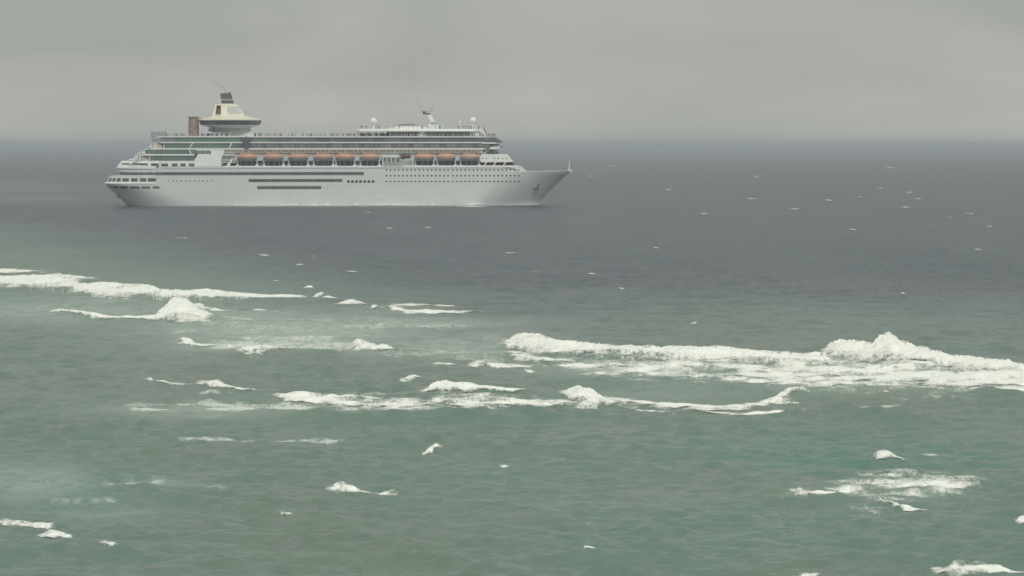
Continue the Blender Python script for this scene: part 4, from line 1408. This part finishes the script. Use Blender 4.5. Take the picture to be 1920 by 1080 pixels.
# ---- foam washing along the hull at the waterline
def wash():
    n, m_ = 900, 9
    x = np.linspace(Sx(246, 0), Sx(1014, 0), n)
    hb = np.array([half_b(float(q), 0.2) for q in x])
    r_ = np.linspace(-.3, 1, m_)[:, None]
    uu = np.linspace(246, 1014, n)
    w_ = 1.0 + 5.0 * np.exp(-((uu - 882) / 22) ** 2) + 3.0 * np.exp(-((uu - 1000) / 16) ** 2) + 1.2 * fbm(uu / 40, uu * 0, 3, 3)
    amt = np.clip(0.15 + 1.0 * np.exp(-((uu - 882) / 26) ** 2) + .55 * sstep(395, 440, uu) * (1 - sstep(800, 870, uu)) + .5 * np.exp(-((uu - 1003) / 14) ** 2) + (fbm(uu / 22, uu * 0 + 4, 9, 3) - .5) * .8, 0, 1.2)
    X = x[None] + 0 * r_
    Y = -(hb[None] + r_ * w_[None])
    nz = fbm(X / 2.0, Y / 1.2, 77, 3)
    Z = 0.15 + (0.25 + 1.0 * amt[None] * (nz + .1)) * np.clip(1 - r_, 0, 1) ** .7
    dens = amt[None] * .62 + (nz - .5) * .9 - .25 * np.clip(r_, 0, 1)
    P = np.stack([X, Y, Z], -1).reshape(-1, 3)
    c_, s_ = CR, SR
    W = np.stack([SHIP_C.x + c_ * P[:, 0] - s_ * P[:, 1], SHIP_C.y + s_ * P[:, 0] + c_ * P[:, 1], P[:, 2]], -1)
    idx = np.arange(n * m_).reshape(m_, n)
    qd = np.stack([idx[:-1, :-1], idx[1:, :-1], idx[1:, 1:], idx[:-1, 1:]], -1).reshape(-1, 4)
    o = foam_object('wake_foam', W, qd, np.clip(dens, -.6, 1.2).ravel())
    tag(o, 'thin white wash along the ship\'s waterline', 'wake', kind='stuff')


wash()

# ---- funnel smoke
def smoke():
    m = bpy.data.materials.new('thin_smoke')
    m.use_nodes = True
    nt = m.node_tree
    nt.nodes.clear()
    out = N(nt.nodes, 'ShaderNodeOutputMaterial')
    pv = N(nt.nodes, 'ShaderNodeVolumePrincipled', inp={'Color': (0.56, 0.48, 0.42, 1)})
    nt.links.new(pv.outputs['Volume'], out.inputs['Volume'])
    tco = N(nt.nodes, 'ShaderNodeTexCoord')
    sp_ = N(nt.nodes, 'ShaderNodeSeparateXYZ')
    nt.links.new(tco.outputs['Object'], sp_.inputs[0])
    fade = N(nt.nodes, 'ShaderNodeMapRange')
    for k_, v_ in zip((1, 2, 3, 4), (Sz(171, 0), Sz(141, 0), 1.0, 0.0)):
        fade.inputs[k_].default_value = v_
    nt.links.new(sp_.outputs['Z'], fade.inputs[0])
    pw_ = N(nt.nodes, 'ShaderNodeMath', operation='POWER')
    pw_.inputs[1].default_value = 1.6
    nt.links.new(fade.outputs[0], pw_.inputs[0])
    nz_ = N(nt.nodes, 'ShaderNodeTexNoise', inp={'Scale': 0.45, 'Detail': 3.0})
    nt.links.new(tco.outputs['Object'], nz_.inputs['Vector'])
    rr_ = N(nt.nodes, 'ShaderNodeMapRange')
    for k_, v_ in zip((1, 2, 3, 4), (0.34, 0.66, 0.0, 0.18)):
        rr_.inputs[k_].default_value = v_
    nt.links.new(nz_.outputs['Fac'], rr_.inputs[0])
    ml_ = N(nt.nodes, 'ShaderNodeMath', operation='MULTIPLY')
    nt.links.new(pw_.outputs[0], ml_.inputs[0])
    nt.links.new(rr_.outputs[0], ml_.inputs[1])
    nt.links.new(ml_.outputs[0], pv.inputs['Density'])
    pts = [(424, 172.5, 3.5), (419, 167, 5), (413, 161, 7), (406, 155, 9), (397, 149, 11.5), (386, 142, 13.5)]
    rr = []
    for u, v, rp_ in pts:
        x, z = S(u, v, 0)
        rr.append([(x + r_(rp_) * .55 * math.cos(t) * (1 + .2 * math.sin(3 * t + u)), r_(rp_) * .8 * math.sin(t), z + r_(rp_) * .5 * math.cos(t) * .9) for t in [2 * math.pi * i / 14 for i in range(14)]])
    o = MB().loft(rr).build('funnel_smoke', m, None)
    o.matrix_world = WM
    tag(o, 'thin brown smoke drifting aft from the funnel top', 'smoke', kind='stuff')
    return o


smoke()

# ================================================================== HAZE
def haze():
    m = bpy.data.materials.new('sea_haze')
    m.use_nodes = True
    nt = m.node_tree
    nt.nodes.clear()
    out = N(nt.nodes, 'ShaderNodeOutputMaterial')
    pv = N(nt.nodes, 'ShaderNodeVolumePrincipled', inp={'Color': HAZE_COL, 'Density': HAZE_DENS, 'Anisotropy': 0.0})
    nt.links.new(pv.outputs['Volume'], out.inputs['Volume'])
    o = MB().box(-26000, 26000, -400, 40000, -4.5, HAZE_TOP).build('haze', m, None)
    tag(o, 'pale grey sea haze lying over the water', 'haze', kind='stuff')


HAZE_COL = (0.72, 0.79, 0.90, 1)
HAZE_DENS = 1 / 17000.0
HAZE_TOP = 73.0
haze()
